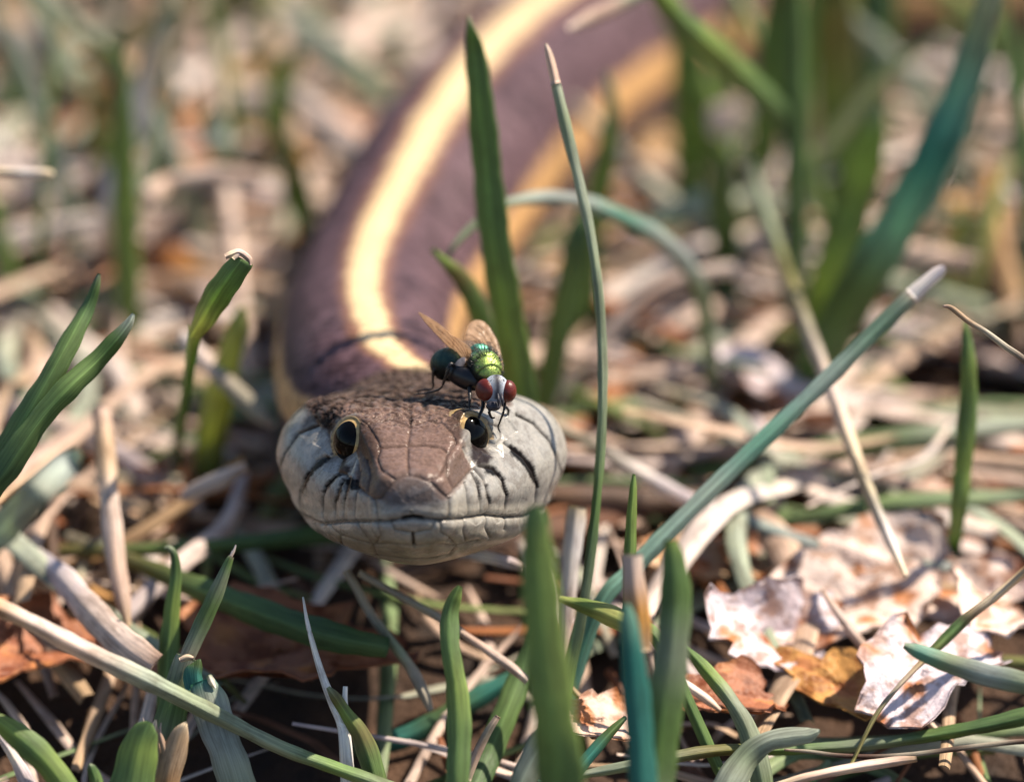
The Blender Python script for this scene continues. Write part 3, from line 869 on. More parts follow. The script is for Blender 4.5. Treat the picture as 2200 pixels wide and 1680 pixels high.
    sub('mouthpart', tube_arrays([P(*Z2(1110, 1320), z0 - 1.5), P(*Z2(1080, 1370), z0 - 1.6), P(*Z2(1110, 1440), z0 - 1.3), P(*Z2(1150, 1442), z0 - 1.3)], [0.2, 0.13, 0.1, 0.07]), M_FLYBLACK, head)
    sub('crown_patch', ellipsoid(P(*Z2(1180, 1003), z0 - 1.0), (hf, hr, hu), (0.25, 0.32, 0.12), 20, 14), M_PALE, head)
    # legs
    def leg(pts, zs, rad):
        pp = [P(*Z2(*p), z0 + z) for p, z in zip(pts, zs)]
        parts = [tube_arrays(pp, rad, n=6, seg=8)]
        s_ = catmull(np.array(pp), 6)
        for _ in range(26):
            i = random.randrange(3, len(s_) - 2); dvec = nrm(rng.normal(0, 1, 3)); tdir = nrm(s_[i + 1] - s_[i])
            parts.append(tube_arrays([s_[i], s_[i] + (dvec + tdir * 0.8) * random.uniform(0.16, 0.34)], [0.018, 0.004], n=2, seg=4))
        add('leg', merge(parts), M_FLYBLACK)
    leg([(690, 900), (620, 790), (560, 930), (490, 1085), (330, 1140), (170, 1165)], [2.4, 1.2, 1.3, 2.0, 2.8, 3.4], [0.2, 0.17, 0.13, 0.09, 0.07, 0.04])
    leg([(560, 900), (470, 870), (415, 855), (398, 960), (395, 1085), (270, 1105), (150, 1125)], [3.2, 3.2, 3.2, 3.4, 3.8, 4.4, 5.0], [0.17, 0.15, 0.14, 0.10, 0.08, 0.06, 0.03])
    leg([(840, 1080), (845, 1160), (842, 1300), (836, 1400), (820, 1500)], [0.8, 0.2, -0.3, -0.3, -0.9], [0.2, 0.16, 0.10, 0.09, 0.05])
    leg([(1010, 1200), (1005, 1310), (970, 1400), (955, 1450)], [0.2, -0.4, -0.7, -0.9], [0.2, 0.17, 0.13, 0.10])
    leg([(1240, 1180), (1268, 1270), (1255, 1370), (1215, 1480), (1190, 1555), (1215, 1620)], [0.2, -0.6, -0.9, -0.6, -0.2, -0.1], [0.17, 0.13, 0.11, 0.08, 0.07, 0.05])
    leg([(1180, 1250), (1300, 1330), (1310, 1400), (1290, 1500)], [1.4, 1.8, 2.2, 2.6], [0.15, 0.12, 0.09, 0.05])
    # wings
    def wing(outline, depth, veins, vr=0.022):
        o = np.array([P(*Z2(x, y), depth(x, y)) for x, y in outline])
        ctr_ = o.mean(0)
        nrm_ = nrm(np.cross(o[len(o) // 3] - o[0], o[2 * len(o) // 3] - o[0]))
        oc = catmull(np.vstack([o, o[:1]]), 5)[:-1]
        m = len(oc)
        rings = [ctr_ + (oc - ctr_) * t for t in (1.0, 0.8, 0.55, 0.28)]
        rip = [0.0, 0.05, -0.04, 0.03]
        v = np.vstack([r + nrm_ * (h * np.sin(np.arange(m) * 0.7))[:, None] for r, h in zip(rings, rip)] + [ctr_[None]])
        f4 = grid_faces(4, m); tri = np.stack([3 * m + np.arange(m), 3 * m + (np.arange(m) + 1) % m, np.full(m, 4 * m)], -1)
        k = len(v)
        v2 = np.vstack([v, v + nrm_ * 0.012])
        rimf = np.stack([np.arange(m), np.arange(m) + k, (np.arange(m) + 1) % m + k, (np.arange(m) + 1) % m], -1)
        w = link('wing', new_mesh('wing', v2 - base, [np.vstack([f4, f4[:, ::-1] + k, rimf]), np.vstack([tri, tri[:, ::-1] + k])]), M_WING, root)
        for ve in veins:
            sub('vein', tube_arrays([P(*Z2(x, y), depth(x, y) - 0.02) for x, y in ve], [vr * 1.3] + [vr] * (len(ve) - 2) + [vr * 0.6], n=5, seg=6), M_VEIN, w)
    wing([(800, 815), (740, 770), (640, 640), (560, 560), (480, 475), (400, 390), (310, 290), (250, 215), (222, 168), (250, 172), (330, 215), (430, 275), (510, 335), (560, 385), (620, 440), (700, 480), (790, 545), (850, 600), (860, 660), (840, 740)],
         lambda x, y: z0 + 2.2 + (800 - x) * 0.0055 + (y - (0.9 * x + 80)) * 0.004,
         [[(800, 810), (640, 640), (480, 475), (310, 290), (224, 170)], [(790, 770), (640, 590), (480, 430), (300, 240)], [(800, 740), (680, 580), (560, 450), (430, 330)],
          [(805, 720), (720, 580), (640, 490), (570, 400)], [(815, 710), (770, 600), (710, 520), (660, 470)], [(825, 720), (815, 640), (790, 560)], [(640, 590), (650, 500)]])
    wing([(1190, 800), (1130, 740), (1040, 640), (940, 540), (850, 490), (786, 500), (784, 450), (800, 380), (835, 310), (890, 268), (945, 258), (1010, 278), (1075, 330), (1135, 415), (1180, 510), (1210, 600), (1232, 710), (1247, 800), (1243, 880)],
         lambda x, y: z0 + 3.4 + (850 - y) * 0.0045 + (x - 1000) * 0.001,
         [[(1235, 860), (1225, 720), (1190, 560), (1130, 410), (1040, 300)], [(1215, 800), (1170, 640), (1090, 460), (1000, 360), (930, 320)], [(1170, 760), (1110, 640), (1030, 480), (960, 400), (900, 350)],
          [(1130, 720), (1040, 590), (950, 500), (850, 440), (795, 440)], [(1100, 690), (1000, 560), (900, 490), (800, 480)], [(1060, 520), (1130, 545), (1180, 600)], [(1160, 640), (1215, 640)]])
    add('squama', ellipsoid(P(*Z2(725, 790), z0 + 1.4), (cdir(0.5, 0.6, 0.3), cdir(0.7, -0.5, 0.4), cdir(-0.3, 0.1, 0.9)), (0.75, 0.36, 0.16), 24, 18), M_PALE)
    # bristles over thorax and abdomen
    parts = []
    for _ in range(240):
        f_ = rng.uniform(-0.95, 0.9); ph = rng.uniform(-1.5, 1.5); s_ = math.sqrt(1 - f_ * f_)
        p = tc_ + fa * 1.95 * f_ + fr * 1.42 * s_ * math.sin(ph) + fu * 1.35 * s_ * math.cos(ph)
        nn = nrm(p - tc_); ln = rng.uniform(0.2, 0.42) * (1.7 if f_ < -0.6 else 1.0)
        parts.append(tube_arrays([p - nn * 0.05, p + nn * ln * 0.5 - fa * ln * 0.35, p + nn * ln * 0.6 - fa * ln], [0.034, 0.022, 0.006], n=2, seg=4))
    for _ in range(160):
        d_ = nrm(rng.normal(0, 1, 3)); p = ac + aa * 1.75 * (d_ @ aa) + ar * 1.25 * (d_ @ ar) + au * 1.45 * (d_ @ au)
        nn = nrm(p - ac); parts.append(tube_arrays([p - nn * 0.05, p + nn * 0.2 - aa * 0.12], [0.014, 0.004], n=2, seg=4))
    for _ in range(40):
        p = hc + nrm(hu * 0.9 + hr * rng.uniform(-0.6, 0.6) + hf * rng.uniform(-0.2, 0.7)) * 1.2
        parts.append(tube_arrays([p, p + hu * 0.22 + rng.normal(0, 0.08, 3)], [0.014, 0.004], n=2, seg=4))
    b = add('bristle_coat', merge(parts), M_FLYBLACK); b['kind'] = 'stuff'

def face_material():
    m, nt, b, out = material('fly_face')
    col = node(nt, 'ShaderNodeAttribute', attribute_name='tint').outputs['Color']
    tc = node(nt, 'ShaderNodeTexCoord').outputs['Object']
    n1 = noise(nt, tc, 4000.0, 4.0, 0.6)
    nt.links.new(mixcol(nt, col, ramp(nt, n1, [(0.3, 0.6), (0.7, 1.2)]), 0.8, 'MULTIPLY'), b.inputs['Base Color'])
    b.inputs['Roughness'].default_value = 0.5
    return m
M_FACE = face_material()
build_fly()
# ------------------------------------------------------------------ named blades and straws
PAL = dict(
    g=(0.155, 0.255, 0.085), G=(0.10, 0.18, 0.068), l=(0.24, 0.345, 0.09), y=(0.42, 0.45, 0.15), o=(0.20, 0.19, 0.07),
    t=(0.19, 0.40, 0.315), T=(0.05, 0.235, 0.195), s=(0.27, 0.33, 0.22), S=(0.40, 0.45, 0.37), b=(0.39, 0.45, 0.43),
    p=(0.62, 0.455, 0.37), P=(0.72, 0.59, 0.52), v=(0.63, 0.56, 0.60), w=(0.82, 0.76, 0.73), c=(0.80, 0.67, 0.48),
    n=(0.48, 0.345, 0.22), r=(0.42, 0.17, 0.06), R=(0.30, 0.115, 0.055), d=(0.12, 0.075, 0.055), k=(0.41, 0.37, 0.29), q=(0.50, 0.26, 0.075))
AV = -VD

def cols(s, n):
    a = np.array([PAL[ch] for ch in s], float)
    if len(a) == 1:
        return np.repeat(a, n, 0)
    x = np.linspace(0, len(a) - 1, n)
    return np.stack([np.interp(x, np.arange(len(a)), a[:, i]) for i in range(3)], -1)

def place(pts):
    out, wid = [], []
    for px, py, z, w in pts:
        if isinstance(z, str):
            p = G(px, py, float(z[1:] or 0))
        else:
            p = P(px, py, z)
        if p[2] < level(p[1]) + 0.4:
            p = np.array([p[0], p[1], float(level(p[1])) + 0.4])
        out.append(p); wid.append(w * PXMM * (DIST + depth_of(p)) / DIST)
    return np.array(out), np.array(wid)

def blade_arrays(pts, colour, roll=0, fold=0.15, thick=0.14, root=False, n=8, across=11, mid=0.0):
    p, w = place(pts)
    c = cols(colour, len(p))
    r = np.broadcast_to(np.asarray(roll, float), (len(p),)).copy()
    if root and p[0, 2] > level(p[0, 1]) + 1.0:
        t = nrm(p[0] - p[1]); dr = nrm(t * 0.8 + np.array([0, 0, -1.0]))
        if dr[2] > -0.3: dr = nrm(np.array([t[0], t[1], -0.6]))
        e = p[0] + dr * (p[0, 2] - float(level(p[0, 1])) + 0.3) / -dr[2]
        half = 0.5 * (p[0] + e)
        p = np.vstack([e, half, p]); w = np.concatenate([[w[0] * 0.7, w[0] * 0.9], w])
        c = np.vstack([c[0] * 0.9, c[0], c]); r = np.concatenate([[r[0], r[0]], r])
    return ribbon_arrays(p, w, c, AV, r, fold, thick, across, n, mid, seed=float(rng.uniform(0, 50)))

def solo(name, label, cat, pts, colour, mat, group=None, tip=None, **kw):
    if tip is None:
        v, f, c, r = blade_arrays(pts, colour, **kw)
        base = v[:22].mean(0)
        o = link(name, new_mesh(name, v - base, f, c, r), mat, None, base)
        return tag(o, label, cat, group)
    roll = kw.pop('roll', 0)
    r1, r2 = (roll, roll) if np.isscalar(roll) else (roll[:tip + 1], roll[tip:])
    v, f, c, r = blade_arrays(pts[:tip + 1], colour[:-2] if len(colour) > 3 else colour[0], roll=r1, **kw)
    base = v[:22].mean(0)
    o = link(name, None, None, None, base)
    link('blade', new_mesh('blade', v - base, f, c, r), mat, o)
    kw['root'] = False
    v, f, c, r = blade_arrays(pts[tip:], colour[-2:], roll=r2, **kw)
    link('dry_tip', new_mesh('dry_tip', v - base, f, c, r), M_STRAW, o)
    return tag(o, label, cat, group)

def grass(label, pts, colour, **kw):
    kw.setdefault('root', True); kw.setdefault('mid', 0.5)
    return solo('grass_leaf', label, 'grass blade', pts, colour, M_GREEN, **kw)

def straw(label, pts, colour, name='straw', cat='straw', **kw):
    kw.setdefault('fold', 0.22); kw.setdefault('thick', 0.16)
    return solo(name, label, cat, pts, colour, M_STRAW, **kw)

# in front of or beside the head
grass('tall broad green blade standing right behind the fly', [(1150, 1195, 'g', 44), (1140, 1000, 33, 54), (1120, 840, 30, 64), (1093, 700, 28, 72), (1062, 520, 25, 70), (1043, 350, 23, 67), (1029, 200, 21, 58), (1019, 110, 20, 42), (1010, 60, 19, 18), (1006, 32, 19, 4)], 'ggglgggggk', fold=0.12, roll=18)
grass('thin grey-green stalk with a straw-coloured tip, rising beside the snake\'s cheek', [(1195, 1560, 4, 34), (1215, 1450, 5, 36), (1245, 1310, 5, 32), (1268, 1180, 5, 24), (1282, 1070, 5, 20), (1290, 960, 5, 21), (1295, 850, 5, 21), (1292, 720, 6, 22), (1283, 600, 6, 21), (1268, 500, 7, 22), (1245, 400, 7, 23), (1215, 270, 7, 25), (1194, 180, 7, 22), (1180, 120, 7, 17), (1172, 94, 7, 6)], 'ggsGgssssSsSpP', tip=12, fold=0.3, roll=[0, 20, 50, 20, 0, 10, 0, 10, 0, 0, 10, 0, 0, 0, 0])
grass('very soft broad green blade rising up against the snake\'s lower jaw', [(1205, 1690, -30, 102), (1188, 1540, -31, 98), (1172, 1400, -31, 92), (1160, 1270, -31, 82), (1153, 1170, -31, 68), (1150, 1110, -31, 50), (1151, 1086, -31, 24)], 'gllllgg', fold=0.1, roll=12)
grass('short blunt green blade standing under the snake\'s chin', [(980, 1700, -10, 52), (985, 1580, -9, 54), (980, 1480, -8, 48), (966, 1390, -7, 42), (966, 1320, -6, 38), (978, 1280, -6, 28), (988, 1258, -6, 12)], 'gglgglg', fold=0.18, roll=10)
# stem with a kinked leaf and a dry torn end
def kinked():
    a = blade_arrays([(372, 1010, 'g', 22), (380, 930, 38, 26), (396, 850, 24, 24), (408, 770, 14, 26), (416, 712, 8, 34)], 'Gggly', fold=0.45, root=False)
    b = blade_arrays([(412, 724, 8, 26), (432, 690, 6, 52), (460, 640, 4, 60), (492, 595, 2, 60), (514, 566, 1, 54), (520, 556, 1, 50)], 'yylggg', fold=0.2, roll=12, mid=0.9)
    base = a[0][:22].mean(0)
    root = link('grass_shoot', None, None, None, base)
    tag(root, 'green shoot bent at a pale joint, its end torn and dry', 'grass shoot')
    for nm, arr, mt in (('stem', a, M_GREEN), ('leaf', b, M_GREEN),
                        ('torn_tip', merge([blade_arrays([(484, 552, 0.5, 12), (498, 546, 0.6, 16), (514, 542, 0.8, 15), (534, 556, 1, 14), (538, 570, 1, 6)], 'pcPpp', fold=0.3),
                                            blade_arrays([(500, 556, 0.6, 10), (510, 544, 0.8, 14), (512, 536, 0.9, 6)], 'cPP', fold=0.1)]), M_STRAW)):
        v, f, c, r = arr
        link(nm, new_mesh(nm, v - base, f, c, r), mt, root)
kinked()
def forked():
    a = blade_arrays([(-60, 1110, 4, 60), (0, 990, 3, 70), (60, 892, 2, 62), (118, 790, 2, 50), (160, 712, 3, 42), (188, 660, 4, 32), (204, 618, 4, 20), (213, 588, 4, 7)], 'GggggGgs', fold=0.2, roll=10, root=True, mid=0.7)
    b = blade_arrays([(-50, 1120, 2, 50), (20, 1000, 1, 58), (90, 898, 1, 50), (150, 832, 1, 50), (205, 780, 2, 46), (250, 730, 2, 34), (276, 696, 2, 20), (287, 674, 2, 7)], 'GGggggSb', fold=0.3, roll=-10, root=True, mid=0.7)
    base = a[0][:22].mean(0)
    root = link('grass_shoot', None, None, None, base)
    tag(root, 'green shoot forking into two pointed leaves', 'grass shoot')
    for arr in (a, b):
        v, f, c, r = arr
        link('leaf', new_mesh('leaf', v - base, f, c, r), M_GREEN, root)
forked()
grass('wide pale sage leaf lying slantwise below the forked shoot', [(-60, 1215, -22, 78), (10, 1130, -24, 72), (80, 1060, -31, 64), (140, 1000, -26, 54), (172, 972, -26, 26)], 'SbSbS', fold=0.1)
grass('green blade with a small hooked pale tip', [(356, 1500, 6, 40), (362, 1400, 7, 42), (369, 1310, 7, 36), (377, 1240, 7, 24), (375, 1195, 7, 17), (364, 1178, 7, 13), (354, 1177, 7, 6)], 'gglgGss', fold=0.2)
def torn():
    a = blade_arrays([(330, 1680, 0, 46), (352, 1600, 0, 60), (372, 1520, 0, 66), (390, 1452, 0, 62), (404, 1412, 0, 50)], 'GsgsS', fold=0.14, root=True)
    b = blade_arrays([(400, 1415, 0, 30), (420, 1370, 0, 38), (448, 1310, 0, 36), (474, 1250, 0, 28), (492, 1205, 0, 17), (498, 1195, 0, 12)], 'ksgsgk', fold=0.2)
    c_ = merge([blade_arrays([(488, 1208, 0, 8), (500, 1188, 0, 7), (507, 1170, 0, 3)], 'pPw', fold=0.1), blade_arrays([(492, 1208, 0, 6), (496, 1194, 0, 5), (499, 1182, 0, 2)], 'nPw', fold=0.1)])
    d_ = merge([blade_arrays([(386, 1418, -0.4, 10), (402, 1412, -0.4, 14), (416, 1414, -0.4, 8)], 'pcp', fold=0.2)])
    base = a[0][:22].mean(0)
    root = link('grass_shoot', None, None, None, base)
    tag(root, 'striped green shoot with a splintered pinkish tip, cut leaf at its joint', 'grass shoot')
    for nm, arr, mt in (('stem', a, M_GREEN), ('leaf', b, M_GREEN), ('splintered_tip', c_, M_STRAW), ('cut_edge', d_, M_STRAW)):
        v, f, c, r = arr
        link(nm, new_mesh(nm, v - base, f, c, r), mt, root)
torn()
def folded():
    a = blade_arrays([(434, 1462, -2, 56), (448, 1505, -2.5, 78), (470, 1570, -3, 78), (496, 1640, -3.5, 80), (520, 1720, -4, 76)], 'TSbSs', fold=0.12, roll=6)
    b = blade_arrays([(428, 1478, -1.5, 48), (424, 1450, -1.2, 46), (428, 1430, -1.0, 30), (430, 1415, -0.8, 6)], 'TTGG', fold=0.5, roll=-30)
    c_ = blade_arrays([(448, 1450, -2.2, 14), (454, 1464, -2.4, 16), (462, 1478, -2.4, 5)], 'sww', fold=0.4)
    base = a[0][-22:].mean(0)
    root = link('grass_leaf', None, None, None, base)
    tag(root, 'blue-green leaf folded over and hanging beside the splintered shoot', 'grass leaf')
    for nm, arr in (('blade', a), ('dark_fold', b), ('rolled_edge', c_)):
        v, f, c, r = arr
        link(nm, new_mesh(nm, v - base, f, c, r), M_GREEN, root)
folded()
def sheath():
    ps = [[(352, 1720, -5, 46), (336, 1640, -5, 40), (330, 1580, -5, 26), (334, 1545, -5, 4)], [(350, 1720, -5.5, 50), (368, 1640, -5.5, 54), (386, 1580, -5.5, 40), (400, 1550, -5.5, 5)],
          [(346, 1710, -4.6, 20), (322, 1620, -4.6, 16), (311, 1570, -4.6, 8), (307, 1540, -4.6, 2)], [(352, 1710, -5.2, 24), (356, 1630, -5.2, 20), (344, 1575, -5.2, 8), (346, 1552, -5.2, 2)]]
    base = G(350, 1720, 0)
    root = link('dead_stalk', None, None, None, base)
    tag(root, 'splintered tan stalk stump wrapped in torn strips beside a green leaf', 'stalk')
    for i, pt in enumerate(ps):
        v, f, c, r = blade_arrays(pt, ['nnpc', 'qnnc', 'npPw', 'qnpP'][i], fold=0.2, thick=0.2)
        link('strip', new_mesh('strip', v - base, f, c, r), M_STRAW, root)
sheath()
grass('short wide green leaf in front of the splintered stalk stump', [(268, 1760, -8, 84), (284, 1680, -8, 92), (298, 1610, -8, 86), (312, 1570, -8, 56), (322, 1550, -8, 12)], 'lglgg', fold=0.16)
straw('long stem turning from orange to green, crossing in front of the striped shoot', [(-40, 1290, -14, 40), (60, 1335, -12, 38), (180, 1398, -9, 44), (300, 1455, -7, 44), (400, 1505, -5, 40), (480, 1545, -4, 36), (600, 1605, -3, 30), (720, 1650, -3, 30), (860, 1700, -3, 30)], 'qPPSsssgs', name='grass_stalk', cat='stalk', fold=0.35, thick=0.5)
def twig():
    base = G(748, 1720, 0)
    root = link('twig', None, None, None, base)
    tag(root, 'thin forked bone-white twig standing by the bent dry stalk', 'twig')
    a = tube_arrays([P(x, y, z) for x, y, z in ((748, 1715, 0), (745, 1640, 0), (737, 1560, 0), (716, 1510, 0), (694, 1455, 0), (674, 1390, 0), (660, 1335, 0), (651, 1282, 0))], [0.62, 0.58, 0.5, 0.42, 0.32, 0.24, 0.17, 0.07], PAL['w'])
    b = tube_arrays([P(x, y, z) for x, y, z in ((742, 1600, 0), (744, 1545, -0.2), (741, 1505, -0.3), (742, 1474, -0.3))], [0.3, 0.26, 0.24, 0.2], PAL['w'])
    for nm, arr in (('stem', a), ('side_twig', b)):
        v, f, c, r = arr
        link(nm, new_mesh(nm, v - base, f, np.clip(c * 1.22, 0, 0.9), r), M_STRAW, root)
twig()
grass('narrow olive-green blade leaning on the white twig', [(815, 1730, -1, 50), (800, 1650, -1, 48), (775, 1580, -1, 42), (745, 1535, -1, 30), (722, 1500, -1, 24), (704, 1476, -1, 8)], 'ogolos', fold=0.3)
grass('long dark green blade lying under the snake from the straw to the chin', [(140, 1155, 'g3', 28), (280, 1205, 'g5', 34), (450, 1275, 'g6', 56), (620, 1340, 'g6', 66), (740, 1375, 'g6', 62), (835, 1392, 'g5', 44)], 'kogGGG', fold=0.25, root=False)
grass('narrow dark blade running level towards the snake\'s jaw', [(-40, 1185, 'g3', 22), (180, 1183, 'g4', 28), (380, 1178, 'g5', 28), (540, 1165, 'g6', 34), (700, 1148, 'g6', 44), (790, 1150, 'g5', 36)], 'oogGGG', fold=0.25, root=False)
straw('bent grey dry stalk dropping below the snake\'s chin', [(742, 1225, 10, 16), (765, 1262, 10, 20), (800, 1325, 10, 20), (850, 1390, 9, 22), (885, 1440, 9, 26), (908, 1485, 8, 24), (925, 1525, 8, 14)], 'kkkskkk', fold=0.3, thick=0.4)
straw('pinkish straw slanting down from the chin past the blunt green blade', [(770, 1230, 9, 15), (850, 1275, 9, 17), (940, 1325, 8, 18), (1020, 1378, 7, 19), (1080, 1420, 6, 20), (1135, 1462, 6, 22)], 'kkkpPP', fold=0.3, thick=0.3)
straw('reddish straw slanting down behind the teal blades', [(1225, 1478, 6, 14), (1265, 1515, 6, 16), (1310, 1552, 6, 24), (1350, 1580, 6, 24)], 'nnpp', fold=0.3, thick=0.3)
straw('pale lilac straw sticking out from under the jaw', [(985, 1190, 14, 16), (1040, 1196, 13, 26), (1085, 1206, 12, 26), (1126, 1220, 11, 18)], 'vwvP', fold=0.2)
straw('upright cream straw strip behind the thin stalk', [(1206, 1430, 12, 20), (1214, 1340, 12, 34), (1224, 1230, 12, 40), (1234, 1140, 12, 42), (1240, 1088, 12, 40)], 'cPwwc', fold=0.15)
grass('yellow-green leaf bending over below the cream straw strip', [(1420, 1385, 0, 30), (1370, 1352, 1, 46), (1310, 1322, 2, 44), (1255, 1302, 3, 34), (1200, 1286, 4, 14)], 'glyly', fold=0.3, root=True)
grass('long straight teal blade with a lilac dry end crossing the pale stalk', [(1290, 1300, 8, 34), (1360, 1222, 9, 38), (1440, 1140, 10, 38), (1530, 1050, 11, 37), (1640, 945, 12, 37), (1770, 822, 13, 36), (1880, 712, 14, 36), (1945, 650, 14, 35), (1960, 636, 14, 35), (1990, 608, 14, 33), (2015, 587, 14, 28), (2030, 574, 14, 12)], 'ttbtbtbtsSPwv', tip=8, fold=0.25, root=True)
straw('long dry stalk, olive above and cream below, crossing the teal blade', [(1612, 350, 74, 20), (1650, 470, 62, 30), (1692, 590, 50, 32), (1742, 722, 38, 32), (1792, 850, 28, 32), (1838, 980, 22, 30), (1878, 1082, 18, 27), (1912, 1160, 16, 24), (1946, 1238, 14, 10)], 'ssokPckwc', fold=0.35, thick=0.4)
grass('narrow upright green blade with a pointed tip beside the brown twig', [(2048, 1225, 'g', 30), (2058, 1120, 22, 34), (2070, 1000, 20, 40), (2080, 880, 19, 40), (2082, 790, 18, 34), (2077, 730, 18, 22), (2072, 690, 18, 6)], 'gglglgl', fold=0.2, root=False)
grass('dark green blade lying level behind the dry stalk', [(1480, 1015, 'g4', 20), (1580, 1005, 'g5', 40), (1700, 985, 'g6', 54), (1830, 960, 'g7', 54), (1980, 938, 'g8', 52), (2100, 925, 'g8', 42), (2230, 912, 'g8', 30)], 'GgGgsSS', fold=0.3, root=False)
def brown_twig():
    base = P(2205, 778, 0)
    a = tube_arrays([P(2026, 658, 1), P(2044, 662, 1), P(2080, 690, 0.5), P(2120, 715, 0), P(2160, 745, 0), P(2215, 786, 0), P(2330, 900, -2), G(2420, 1300, 0)], [0.1, 0.24, 0.25, 0.27, 0.29, 0.33, 0.36, 0.4], [PAL[ch] for ch in 'pnnkkddd'])
    v, f, c, r = a
    o = link('twig', new_mesh('twig', v - base, f, c, r), M_STRAW, None, base)
    tag(o, 'slim brown twig with a blunt pale end above the narrow upright blade', 'twig')
brown_twig()
straw('grey-blue dry leaf strip running down from behind the cheek', [(1190, 915, 40, 24), (1280, 960, 38, 28), (1380, 1020, 34, 32), (1480, 1075, 31, 36), (1600, 1120, 30, 38), (1740, 1172, 28, 34), (1880, 1208, 27, 34), (2020, 1222, 26, 32), (2160, 1232, 26, 18)], 'kkwvbbbbv', fold=0.2)
# behind, to the upper side of the twig
grass('broad green blade with a pale edge and grey tip', [(1700, 900, 'g', 60), (1745, 740, 74, 82), (1785, 600, 66, 84), (1820, 480, 62, 84), (1852, 370, 58, 78), (1876, 290, 56, 56), (1888, 222, 55, 14)], 'Gglglls', fold=0.16)
grass('very wide teal-green blade sweeping up beside the pale-edged one', [(1700, 880, 'g', 70), (1770, 760, 60, 92), (1850, 610, 54, 96), (1930, 480, 50, 92), (2005, 340, 46, 84), (2065, 200, 44, 74), (2110, 60, 42, 62), (2140, -60, 40, 40)], 'GGGtTtsS', fold=0.16)
grass('drooping green leaf with a bright fold, hanging in from above', [(1740, 420, 'g', 20), (1735, 350, 88, 44), (1690, 262, 72, 54), (1620, 185, 60, 60), (1540, 110, 50, 62), (1470, 50, 44, 50), (1420, -10, 40, 40), (1390, -60, 40, 30)], 'GGGglgls', fold=0.3, root=False)
for i, (x0, y0, x1, y1, w, lab, c_) in enumerate([
    (1470, 600, 1478, 40, 66, 'blurred upright green blade behind the arching leaf', 'GggG'),
    (1810, 560, 1792, -60, 96, 'widest blurred upright blade behind the pale-edged one', 'GgoG'),
    (1610, 480, 1690, -80, 70, 'blurred green blade leaning behind the drooping leaf', 'GgGo'),
    (1560, 730, 1545, 330, 60, 'dark blurred blade rising where the pale straws cross', 'GGGG')]):
    grass(lab, [(x0, y0, 'g', w * 0.7), (x0 * 0.6 + x1 * 0.4 + 10, y0 * 0.6 + y1 * 0.4, 105 - i * 6, w), (x0 * 0.2 + x1 * 0.8, y0 * 0.2 + y1 * 0.8, 92 - i * 6, w * 0.9), (x1, y1, 86 - i * 6, w * 0.25)], c_, fold=0.15)
straw('short bright cream straw upright among the blurred green blades', [(1740, 330, 100, 40), (1752, 240, 98, 58), (1758, 160, 96, 56), (1750, 90, 95, 24)], 'pcwP', fold=0.2)
grass('pale teal leaf arching over between the tall blade and the thin stalk', [(1510, 640, 52, 34), (1480, 575, 48, 38), (1420, 512, 44, 38), (1340, 468, 40, 36), (1260, 436, 37, 33), (1180, 424, 34, 30), (1110, 432, 31, 24), (1068, 448, 30, 22), (1010, 492, 29, 18), (975, 530, 28, 14), (958, 560, 28, 5)], 'sbbtbbSssss', fold=0.25, root=True)
grass('small green leaf tip poking out beside the tall blade\'s stem', [(1090, 850, 38, 30), (1050, 730, 34, 40), (1020, 650, 30, 46), (990, 596, 28, 36), (955, 562, 26, 20), (928, 536, 25, 9)], 'Gggoll', fold=0.2)
grass('blurred green blade between tall blade and thin stalk', [(1172, 860, 58, 50), (1195, 740, 56, 60), (1222, 620, 54, 60), (1240, 520, 52, 50), (1250, 450, 52, 20)], 'gggGg', fold=0.15)
grass('slender blurred blade beside the snake\'s pale flank', [(1270, 520, 74, 50), (1285, 420, 70, 50), (1308, 310, 64, 38), (1314, 220, 60, 26), (1304, 155, 58, 10)], 'gggsS', fold=0.2)
straw('looping pale pink straw behind the cheek', [(1180, 870, 62, 28), (1260, 770, 62, 30), (1340, 680, 62, 32), (1420, 620, 62, 34), (1500, 590, 62, 32), (1570, 580, 62, 32), (1612, 590, 62, 22)], 'wPPpPPp', fold=0.2)
straw('short cream straw end dangling by the drooping leaf', [(1420, -40, 48, 20), (1370, -10, 47, 26), (1320, 15, 46, 34), (1270, 38, 45, 34), (1222, 62, 44, 14)], 'ssppP', fold=0.25)
grass('blurred sage leaf slanting in the straw above the soft pale straw', [(590, 10, 150, 40), (680, 85, 142, 66), (760, 155, 134, 68), (830, 225, 126, 40)], 'SSss', fold=0.15, root=False)
grass('blurred bright green blade beside the soft pale straw', [(600, 340, 'g', 50), (597, 255, 118, 62), (608, 180, 112, 60), (640, 105, 110, 18)], 'lglg', fold=0.15)
grass('blurred olive-green blade beside the snake\'s flank', [(655, 530, 'g', 44), (642, 440, 92, 62), (626, 360, 88, 52), (614, 295, 86, 16)], 'ggog', fold=0.15)
grass('blurred green blade behind the thin level cream straw end', [(34, 345, 'g', 50), (42, 235, 125, 64), (30, 140, 122, 58), (8, 60, 120, 20)], 'glgl', fold=0.15)
grass('blurred short green blade behind the foot of the lilac-white straw', [(228, 400, 'g', 50), (222, 325, 105, 60), (214, 262, 102, 52), (198, 200, 100, 14)], 'glog', fold=0.15)
grass('blurred olive blade lying behind the top of the lilac-white straw', [(170, 135, 152, 36), (260, 92, 150, 62), (345, 55, 150, 62), (430, 25, 150, 26)], 'oooo', fold=0.15)
grass('blurred grey-teal blade above the arching pale straw', [(472, 405, 'g', 50), (468, 340, 98, 66), (461, 280, 95, 60), (452, 225, 93, 18)], 'bsbs', fold=0.15)
grass('blurred dark olive blade at the far end of the snake\'s coil', [(330, 150, 'g', 50), (420, 60, 170, 70), (520, 10, 168, 66), (600, -40, 166, 30)], 'oGoo', fold=0.15)
